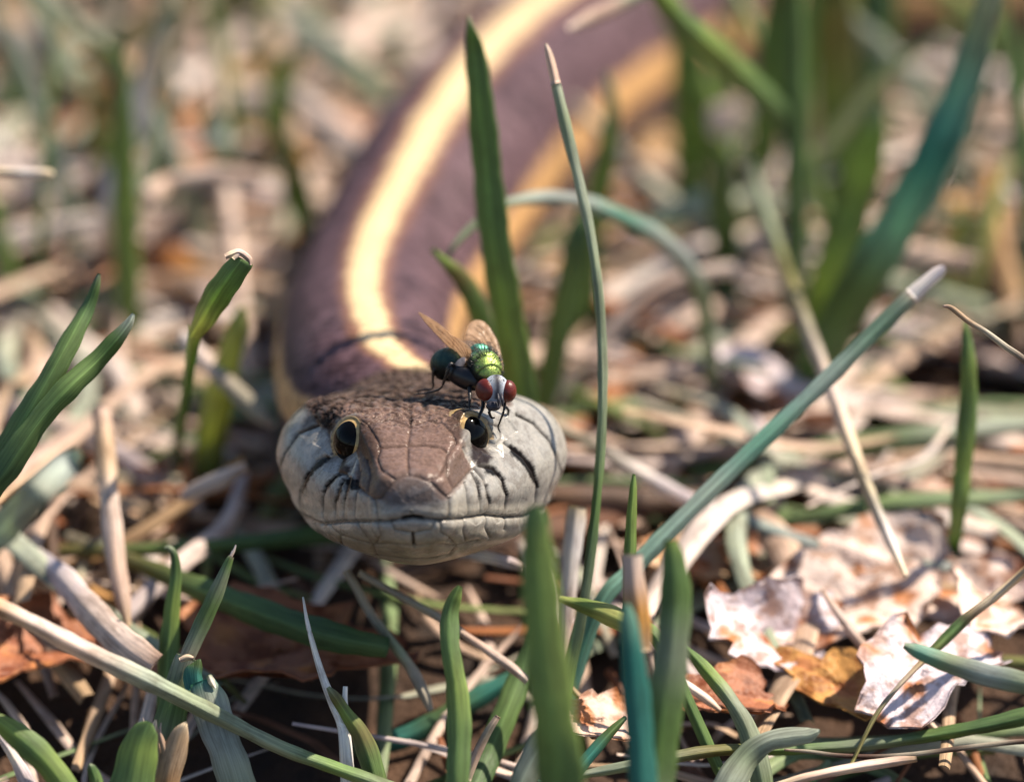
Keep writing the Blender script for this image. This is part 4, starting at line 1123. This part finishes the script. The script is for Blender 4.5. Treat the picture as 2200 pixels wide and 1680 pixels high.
grass('small blurred yellow leaf between the blurred green blades', [(1640, 172, 110, 26), (1656, 125, 108, 84), (1672, 72, 107, 18)], 'yyy', fold=0.1)
straw('blurred pale straw end seen end-on among the green blades', [(1535, 292, 95, 26), (1557, 256, 95, 82), (1582, 222, 95, 18)], 'kPP', fold=0.1)
# lower side with the dead leaves
grass('green leaf curling down behind the sage leaf', [(1645, 1740, -1, 46), (1632, 1650, -1, 50), (1605, 1565, 0, 44), (1570, 1505, 1, 34), (1530, 1455, 2, 32), (1495, 1415, 3, 26), (1468, 1386, 4, 6)], 'gssslgg', fold=0.25)
grass('sage-green leaf bending over with a pointed tip above the dark twig', [(1520, 1760, -5, 60), (1565, 1685, -5, 64), (1605, 1625, -4, 58), (1650, 1592, -4, 46), (1700, 1582, -4, 40), (1738, 1578, -4, 32), (1762, 1568, -4, 6)], 'sSsSSSS', fold=0.16, roll=10)
def dark_twig():
    base = P(2280, 1580, 1)
    v, f, c, r = tube_arrays([P(x, y, z) for x, y, z in ((1685, 1610, -2), (1740, 1614, -2), (1800, 1622, -1.5), (1880, 1625, -1), (1960, 1620, -0.5), (2040, 1610, 0), (2120, 1600, 0.4), (2200, 1592, 0.8), (2330, 1590, 1))], [0.1, 0.17, 0.2, 0.22, 0.22, 0.23, 0.23, 0.24, 0.25], [PAL[ch] for ch in 'pkddkdkdd'])
    o = link('twig', new_mesh('twig', v - base, f, c, r), M_STRAW, None, base)
    tag(o, 'thin dark curved twig lying below the dead leaves', 'twig')
dark_twig()
grass('long level green stem lying under the sage leaf and dark twig', [(1230, 1668, -2, 16), (1380, 1640, -2, 26), (1540, 1612, 0, 26), (1700, 1610, 2, 24), (1860, 1600, 3, 26), (2000, 1580, 3, 28), (2120, 1558, 3, 34), (2240, 1530, 3, 40)], 'SsogsgGg', fold=0.3, thick=0.3, root=False)
grass('grey-green fuzzy leaf pointing in over the dead leaves', [(2300, 1500, -9, 50), (2200, 1468, -9, 52), (2120, 1450, -8, 48), (2040, 1425, -7, 44), (1980, 1402, -7, 34), (1942, 1386, -7, 12)], 'ssbsts', fold=0.2)
straw('thin arching stem, straw above and green in the middle, over the dead leaves', [(1830, 1640, -2, 8), (1880, 1540, 0, 10), (1930, 1475, 2, 11), (1985, 1418, 4, 13), (2010, 1394, 4, 22), (2060, 1345, 5, 26), (2090, 1318, 5, 20), (2140, 1280, 5, 20), (2230, 1205, 6, 20)], 'ooknogGncq', fold=0.4, thick=0.3)
straw('pale pink straw slanting down across the dead leaves', [(1766, 1268, 16, 12), (1810, 1330, 14, 20), (1860, 1395, 12, 22), (1910, 1455, 10, 22), (1965, 1520, 7, 20), (2018, 1574, 5, 12)], 'pPpPPP', fold=0.25)
straw('short white straw splinter beside the curling green leaf', [(1450, 1452, 4, 8), (1480, 1475, 4, 20), (1515, 1500, 4, 20), (1548, 1526, 4, 8)], 'wwPp', fold=0.25)
straw('cream dry stalk lying under the thin dark twig', [(1660, 1690, -4, 14), (1740, 1668, -4, 20), (1830, 1650, -3, 22), (1920, 1636, -2, 22), (1970, 1630, -2, 14)], 'cpPpn', fold=0.3, thick=0.3)
grass('soft green blade in front of the tan stub', [(1400, 1760, -20, 76), (1412, 1640, -20, 84), (1428, 1520, -20, 82), (1444, 1400, -20, 74), (1452, 1290, -20, 66), (1448, 1210, -20, 54), (1440, 1160, -20, 26)], 'sggsggl', fold=0.12)
grass('soft dark teal blade beside the soft green one', [(1385, 1760, -24, 60), (1378, 1620, -24, 60), (1368, 1500, -24, 58), (1358, 1400, -24, 50), (1350, 1330, -24, 34), (1346, 1296, -24, 10)], 'TTTTtt', fold=0.12)
grass('thin green blade tip rising above the tan stub', [(1362, 1560, 2, 20), (1350, 1400, 2, 24), (1352, 1250, 2, 26), (1356, 1130, 2, 24), (1360, 1060, 2, 18), (1362, 1018, 2, 6)], 'Gggllg', fold=0.2)
straw('soft tan stub of a stalk between the soft blades', [(1376, 1400, -16, 50), (1370, 1320, -16, 52), (1362, 1250, -16, 50), (1358, 1190, -16, 44)], 'nqpP', fold=0.2)
grass('dark teal blade slanting low behind the blunt green blade', [(760, 1640, 14, 36), (860, 1588, 14, 44), (960, 1536, 15, 46), (1060, 1480, 16, 42), (1130, 1436, 17, 20)], 'GTGTG', fold=0.2, root=False)
grass('dark green blade standing behind the soft broad blade', [(1010, 1720, 2, 56), (1050, 1620, 6, 58), (1092, 1520, 8, 56), (1126, 1430, 10, 46), (1150, 1350, 11, 14)], 'GGgGG', fold=0.2)
straw('short grey-pink straw leaning beside the blunt green blade', [(1003, 1675, -3, 18), (1024, 1620, -3, 19), (1048, 1572, -3, 19), (1070, 1538, -3, 12)], 'kpkp', fold=0.3, thick=0.3)
grass('narrow dark blade slanting below the teal blades', [(1230, 1670, -3, 26), (1270, 1620, -2, 26), (1310, 1575, -1, 24), (1345, 1540, 0, 10)], 'GTGG', fold=0.4, root=False)
grass('sage blade bending out of the base of the soft broad blade', [(1100, 1740, -8, 50), (1140, 1640, -8, 54), (1180, 1570, -8, 50), (1215, 1520, -8, 14)], 'sSss', fold=0.15)
grass('bright green blade arching over the torn white dry strip', [(170, 1740, -9, 50), (110, 1650, -9, 58), (60, 1600, -9, 58), (10, 1560, -9, 44), (-30, 1530, -9, 20)], 'glglg', fold=0.2)
straw('torn white dry strip with frayed edges beneath the bright green blade', [(75, 1720, -6, 34), (50, 1665, -6, 34), (28, 1625, -6, 24), (5, 1590, -6, 18), (-20, 1560, -6, 8)], 'wvwvw', fold=0.3)
grass('tiny green sprout tip beside the short wide leaf', [(212, 1720, -7, 30), (205, 1675, -7, 28), (196, 1650, -7, 20), (192, 1640, -7, 6)], 'ggGs', fold=0.3)
# soft straws behind, on the far side of the forked shoot
straw('long lilac-white straw leaning upright, standing clear of the others', [(222, 560, 'g4', 44), (232, 480, 78, 50), (262, 350, 76, 52), (300, 220, 74, 52), (336, 110, 72, 52), (366, 30, 71, 40)], 'pvvwcs', fold=0.15)
straw('broad pink-white straw end beyond the thin level cream one', [(-60, 68, 150, 70), (0, 76, 150, 78), (70, 92, 148, 78), (125, 102, 146, 58), (150, 106, 146, 18)], 'PPPPs', fold=0.15)
straw('short thin cream straw end, level, in front of the soft pink straws', [(-50, 368, 30, 20), (0, 370, 30, 22), (60, 372, 30, 24), (100, 374, 30, 22), (116, 376, 30, 8)], 'ccwcc', fold=0.2)
straw('arching pale straw beside the lilac-white one', [(262, 470, 'g4', 30), (300, 432, 78, 36), (360, 395, 78, 38), (430, 378, 78, 38), (500, 378, 78, 38), (565, 388, 78, 34)], 'PPpPpp', fold=0.15)
straw('soft pale straw slanting down towards the snake\'s back', [(618, 190, 112, 30), (660, 230, 108, 56), (710, 275, 104, 58), (760, 318, 100, 54), (790, 345, 98, 22)], 'kPPPp', fold=0.15)
straw('orange-brown dry leaf strip under the arching straw', [(270, 490, 'g3', 40), (340, 540, 'g5', 66), (410, 600, 'g6', 70), (470, 660, 'g5', 40)], 'qrqq', fold=0.15)
straw('pale straw slanting behind the kinked shoot towards the jaw', [(388, 715, 42, 26), (440, 775, 40, 36), (500, 835, 38, 38), (560, 890, 36, 34), (590, 915, 36, 16)], 'wPkkp', fold=0.2)
grass('soft yellow-green blade behind the kinked shoot', [(440, 1060, 'g', 60), (455, 930, 45, 66), (480, 810, 40, 58), (505, 720, 37, 46), (520, 660, 36, 16)], 'lyyyy', fold=0.15)
straw('short pink straw stub pointing at the snake\'s jaw', [(390, 1070, 26, 24), (430, 1050, 26, 36), (480, 1028, 26, 38), (530, 1002, 26, 24)], 'pPPp', fold=0.2)
straw('upright tan straw strip hanging below the forked shoot', [(275, 1345, 14, 14), (262, 1280, 15, 34), (248, 1200, 17, 44), (236, 1090, 19, 42), (226, 980, 22, 44), (215, 870, 26, 40)], 'nppPnp', fold=0.2)
straw('long pink straw slanting behind the forked shoot', [(-40, 868, 52, 44), (60, 890, 50, 50), (160, 930, 48, 50), (270, 990, 46, 48), (360, 1050, 44, 46), (430, 1100, 42, 30)], 'PPPvPp', fold=0.15)
straw('broad pale pink straw bending over below the tan strip', [(70, 1195, 'g6', 44), (130, 1240, 'g7', 56), (190, 1310, 'g7', 66), (260, 1380, 'g6', 70), (330, 1430, 'g5', 60)], 'vvPPp', fold=0.15)

# ------------------------------------------------------------------ dead leaves
def leaf_arrays(center, size, rot, tilt, colour, seed, asp=0.6, curl=0.25):
    r_ = np.random.default_rng(seed)
    nr, na = 12, 40
    th = np.linspace(0, 2 * np.pi, na, endpoint=False)
    ph = r_.uniform(0, 6.28, 6)
    out = 1 + 0.14 * np.sin(3 * th + ph[0]) + 0.10 * np.sin(5 * th + ph[1]) + 0.06 * np.sin(9 * th + ph[2]) + 0.05 * r_.normal(0, 1, na)
    rr = np.linspace(0.04, 1, nr)
    X = size * rr[:, None] * out * np.cos(th); Y = size * asp * rr[:, None] * out * np.sin(th)
    Zz = curl * size * ((Y / size) ** 2 * 1.6 + 0.25 * np.sin(X / size * 4 + ph[3]) * np.cos(Y / size * 5 + ph[4]) + 0.5 * (X / size) ** 2 * math.sin(ph[5])) + 0.03 * size * r_.normal(0, 1, X.shape) * rr[:, None]
    Zz = Zz - 0.05 * size * np.exp(-(Y / (0.05 * size)) ** 2)
    v = np.stack([X, Y, Zz], -1).reshape(-1, 3)
    R = np.array(Matrix.Rotation(rot, 3, 'Z') @ Matrix.Rotation(tilt[0], 3, 'X') @ Matrix.Rotation(tilt[1], 3, 'Y'))
    v = v @ R.T
    m = nr * na
    low = v.copy(); low[:, 2] -= 0.18
    V = np.vstack([v, low, v[:na].mean(0), low[:na].mean(0)])
    f = grid_faces(nr, na)
    j = np.arange(na); j2 = (j + 1) % na
    rim = np.stack([(nr - 1) * na + j, (nr - 1) * na + j + m, (nr - 1) * na + j2 + m, (nr - 1) * na + j2], -1)
    tri = np.vstack([np.stack([np.full(na, 2 * m), j2, j], -1)[:, ::-1], np.stack([np.full(na, 2 * m + 1), j + m, j2 + m], -1)[:, ::-1]])
    dz = V[:, 2].min()
    V[:, 2] += -dz + center[2]; V[:, 0] += center[0]; V[:, 1] += center[1]
    base = np.array(PAL[colour])
    C_ = np.tile(base, (len(V), 1))
    sp = smooth((np.sin(V[:, 0] * 0.9 + ph[0]) * np.sin(V[:, 1] * 1.1 + ph[1]) - 0.45) / 0.25)[:, None]
    C_ = C_ * (1 - sp) + np.array(PAL['r']) * sp
    return V, [np.vstack([f, f[:, ::-1] + m, rim]), tri], C_, np.zeros((len(V), 3))

def dead_leaf(label, px, py, h, size, rot, tilt, colour, seed, group=None, **kw):
    c = G(px, py, h)
    v, f, cc, r = leaf_arrays(c, size, rot, tilt, colour, seed, **kw)
    o = link('dead_leaf', new_mesh('dead_leaf', v - c, f, cc, r), M_LEAF, None, c)
    return tag(o, label, 'dead leaf', group)

dead_leaf('curled lilac-pink dead leaf with rust-brown blotches beside the soft green blade', 1650, 1400, 1.0, 7.0, 0.5, (0.75, 0.2), 'v', 3, curl=0.5)
dead_leaf('flat pale pink dead leaf under the slanting pink straw', 1800, 1345, 1.0, 8.5, 0.3, (0.35, -0.1), 'P', 8)
dead_leaf('pinkish tan dead leaf behind the thin arching stem', 1960, 1290, 1.0, 9.0, -0.3, (0.5, 0.1), 'P', 12)
dead_leaf('ochre dead leaf scrap below the blotched leaf', 1800, 1490, 0.2, 5.6, -0.7, (0.3, 0.1), 'q', 15)
dead_leaf('pale lilac dead leaf below the grey-green fuzzy leaf', 1985, 1500, 0.8, 7.5, 0.8, (0.3, -0.2), 'v', 19)
dead_leaf('pink crumpled dead leaf beside the thin arching stem\'s bend', 2110, 1380, 0.4, 6.5, 1.2, (0.5, 0.3), 'P', 22, curl=0.5)
dead_leaf('rust-orange dead leaf beneath the white straw splinter', 1560, 1530, 0.2, 5.5, 0.2, (0.2, 0.1), 'R', 27)
dead_leaf('pale rosy dead leaf scrap behind the narrow dark blade', 1290, 1575, 0.2, 4.6, 0.4, (0.4, 0.2), 'p', 31)
dead_leaf('dark rust-brown dead leaf in the hollow beside the white twig', 600, 1430, 0.1, 10.5, 0.1, (0.15, 0.0), 'R', 35)
dead_leaf('dark chestnut dead leaf below the broad pink bent straw', 70, 1420, 0.1, 8.5, 0.6, (0.2, 0.1), 'R', 38)
dead_leaf('brown dead leaf flake among straws under the cheek\'s shadow', 1480, 1240, 0.5, 6.5, 0.9, (0.3, 0.2), 'n', 41)
dead_leaf('orange-brown dead leaf behind the long lilac-white straw', 330, 360, 1.0, 10.0, 0.3, (0.5, 0.1), 'r', 44)
LC = [('p', 'pinkish tan'), ('n', 'dull brown'), ('R', 'dark rust'), ('v', 'pale greyish'), ('q', 'ochre')]
for i in range(56):
    ch, nm = LC[i % 5]
    x, y = rng.uniform(-90, 95), rng.uniform(15, 230)
    if abs(x + 8) < 26 and y < 60: continue
    c = np.array([x, y, rng.uniform(0, 2.0)])
    v, f, cc, r = leaf_arrays(c, rng.uniform(3, 7), rng.uniform(0, 6.28), (rng.uniform(-0.5, 0.7), rng.uniform(-0.4, 0.4)), ch, 100 + i, asp=rng.uniform(0.45, 0.8), curl=rng.uniform(0.2, 0.5))
    o = link('dead_leaf', new_mesh('dead_leaf', v - c, f, cc, r), M_LEAF, None, c)
    tag(o, nm + ' dead leaf scrap half buried in the dry straw', 'dead leaf', nm + ' leaf scraps in the straw')

# ------------------------------------------------------------------ straws and blades that only their place tells apart
UPV = np.array([0, 0, 1.0])
SNAKE_LINE = [G(x, y, 10)[:2] for x, y in ((884, 1105), (830, 800), (790, 650), (800, 520), (846, 415), (898, 315), (962, 205), (1045, 100), (1150, 5), (1290, -80), (1480, -150), (1720, -190), (2000, -190))]
def off_snake(p, rad):
    q_ = np.array([p[:2]])
    return sdf_seg(q_, np.array(SNAKE_LINE))[0] > rad

def loose_straw(x, y, ln, w, az, h, slope, bend, colour, across, n, ctrl=4):
    t = np.linspace(-0.5, 0.5, ctrl)
    d = np.array([math.cos(az), math.sin(az), 0]); s_ = np.array([-d[1], d[0], 0])
    p = np.array([x, y, h]) + d * (t * ln)[:, None] + s_ * (bend * ln * (4 * t ** 2 - 0.5))[:, None] + UPV * (t * ln * slope + 0.03 * ln * np.sin(t * 7 + x))[:, None]
    p[:, 2] += level(p[:, 1])
    low = (p[:, 2] - level(p[:, 1])).min()
    if low < 0.5: p[:, 2] += 0.5 - low
    wd = w * np.array([0.75, 1.0, 1.0, 0.45] if ctrl == 4 else np.ones(ctrl))
    return ribbon_arrays(p, wd, cols(colour, ctrl), UPV, rng.uniform(-35, 35), rng.uniform(0.08, 0.3), 0.14, across, n, seed=float(rng.uniform(0, 50)))

SC = [('pPp', 'pinkish tan'), ('vPv', 'greyish lilac'), ('npn', 'light brown'), ('qnq', 'ochre'), ('PwP', 'whitish'), ('sSk', 'faded grey-green')]
cnt = 0
while cnt < 190:
    y = 8 + 235 * rng.random() ** 0.8; x = rng.uniform(-1, 1) * (52 + 0.16 * y)
    if not off_snake((x, y), 15): continue
    c_, nm = SC[rng.choice(6, p=[0.27, 0.18, 0.15, 0.09, 0.15, 0.16])]
    ln, wd, bd = rng.uniform(18, 64), rng.uniform(1.1, 3.0) * (1 + y / 350), rng.normal(0, 0.11)
    v, f, cc, r = loose_straw(x, y, ln, wd, rng.uniform(0, math.pi), rng.uniform(2.5, 10), rng.normal(0, 0.16), bd, c_, 7, 6)
    nm = '%s %s %s, %s' % ('long' if ln > 40 else 'short', 'broad' if wd > 2.0 else 'narrow', 'curved' if abs(bd) > 0.09 else 'straight', nm)
    pr = project(v)
    if ((pr[:, 0] > 560) & (pr[:, 0] < 1240) & (pr[:, 1] > 560) & (pr[:, 1] < 1230)).any() and v[:, 1].min() < 40: continue
    if not all(off_snake(p_, 10.5) for p_ in v[::40]): continue
    b_ = v[:14].mean(0)
    o = link('straw', new_mesh('straw', v - b_, f, cc, r), M_STRAW, None, b_)
    tag(o, nm + ' loose straw lying on the thatch beyond the snake\'s head', 'straw', nm + ' loose straws on the thatch')
    cnt += 1
GC = [('glg', 'mid green'), ('GGg', 'dark green'), ('oyl', 'yellowish green'), ('sSs', 'pale sage green')]
cnt = 0
while cnt < 210:
    y = rng.uniform(70, 330)
    x = rng.uniform(-1, 1) * (55 + 0.16 * y)
    if rng.random() > (0.9 if x > 15 else 0.6): continue
    if not off_snake((x, y), 17): continue
    c_, nm = GC[rng.choice(4, p=[0.36, 0.24, 0.18, 0.22])]
    ln = rng.uniform(16, 48); az = rng.uniform(0, 6.28); lean = abs(rng.normal(0, 0.45))
    d = np.array([math.cos(az), math.sin(az), 0])
    t = np.linspace(0, 1, 5)[:, None]
    p = np.array([x, y, 0.0]) + UPV * ln * (t - 0.18 * lean * t ** 2) + d * ln * lean * t ** 1.8
    w = rng.uniform(1.3, 2.9) * np.array([0.7, 1, 1, 0.8, 0.08])
    pr = project(p)
    if ((pr[:, 0] > 590) & (pr[:, 0] < 1420) & (pr[:, 1] > 0)).any(): continue
    v, f, cc, r = ribbon_arrays(p, w, cols(c_, 5), AV, rng.uniform(-60, 60), rng.uniform(0.1, 0.25), 0.14, 7, 6, seed=float(rng.uniform(0, 50)))
    b_ = v[:14].mean(0)
    o = link('grass_leaf', new_mesh('grass_leaf', v - b_, f, cc, r), M_GREEN, None, b_)
    nm = '%s %s %s' % ('tall' if ln > 32 else 'short', 'leaning' if lean > 0.4 else 'straight', nm)
    tag(o, nm + ' grass blade growing out of focus beyond the snake\'s head', 'grass blade', nm + ' blades growing far behind')
    cnt += 1

# ------------------------------------------------------------------ thatch: the mass of small dry bits
def thatch(name, label, count, xr, yr, hmax, lens, wids, mat, palette, pw, kind='stuff', dens_front=True):
    parts = []
    for _ in range(count):
        x, y = rng.uniform(*xr), rng.uniform(*yr)
        h = 0.6 + hmax * rng.random() ** 1.6
        if not off_snake((x, y), 11): h = min(h, 1.5)
        elif y < 70 and abs(x + 8) < 20: h = min(h, 3.0)
        lf, wf = 1.0, 1.0
        if y < 28: h, lf, wf = min(h, 3.0), 0.7, 0.62
        g_ = project(np.array([x, y, float(level(y))]))
        if 1480 < g_[0] < 2200 and 1240 < g_[1] < 1580 and rng.random() < 0.8: continue
        if 470 < g_[0] < 740 and 1380 < g_[1] < 1570 and rng.random() < 0.85: continue
        if g_[1] > 1250 and rng.random() < 0.35: continue
        parts.append(loose_straw(x, y, rng.uniform(*lens) * lf, rng.uniform(*wids) * wf, rng.uniform(0, math.pi), h, rng.normal(0, 0.10) if h > 1.6 else 0.0, rng.normal(0, 0.12),
                                 palette[rng.choice(len(palette), p=pw)], 3, 3))
    v, f, cc, r = merge(parts)
    o = link(name, new_mesh(name, v, f, cc, r), mat)
    tag(o, label, None, None, kind)
PT = ['pPp', 'vPv', 'npn', 'RrR', 'PwP', 'ddR', 'kSk', 'ogo', 'sgs']
thatch('straw_thatch', 'dense mat of small dry straw bits covering the soil', 1150, (-85, 90), (-25, 260), 5.5, (10, 48), (0.7, 3.0), M_STRAW, PT, [0.20, 0.08, 0.14, 0.13, 0.06, 0.18, 0.08, 0.07, 0.06])
thatch('outer_thatch', 'sparser mat of dry straw and short grass further out', 2600, (-300, 300), (-180, 520), 6.0, (20, 70), (1.0, 2.6), M_STRAW, PT, [0.24, 0.12, 0.16, 0.09, 0.08, 0.07, 0.09, 0.08, 0.07])
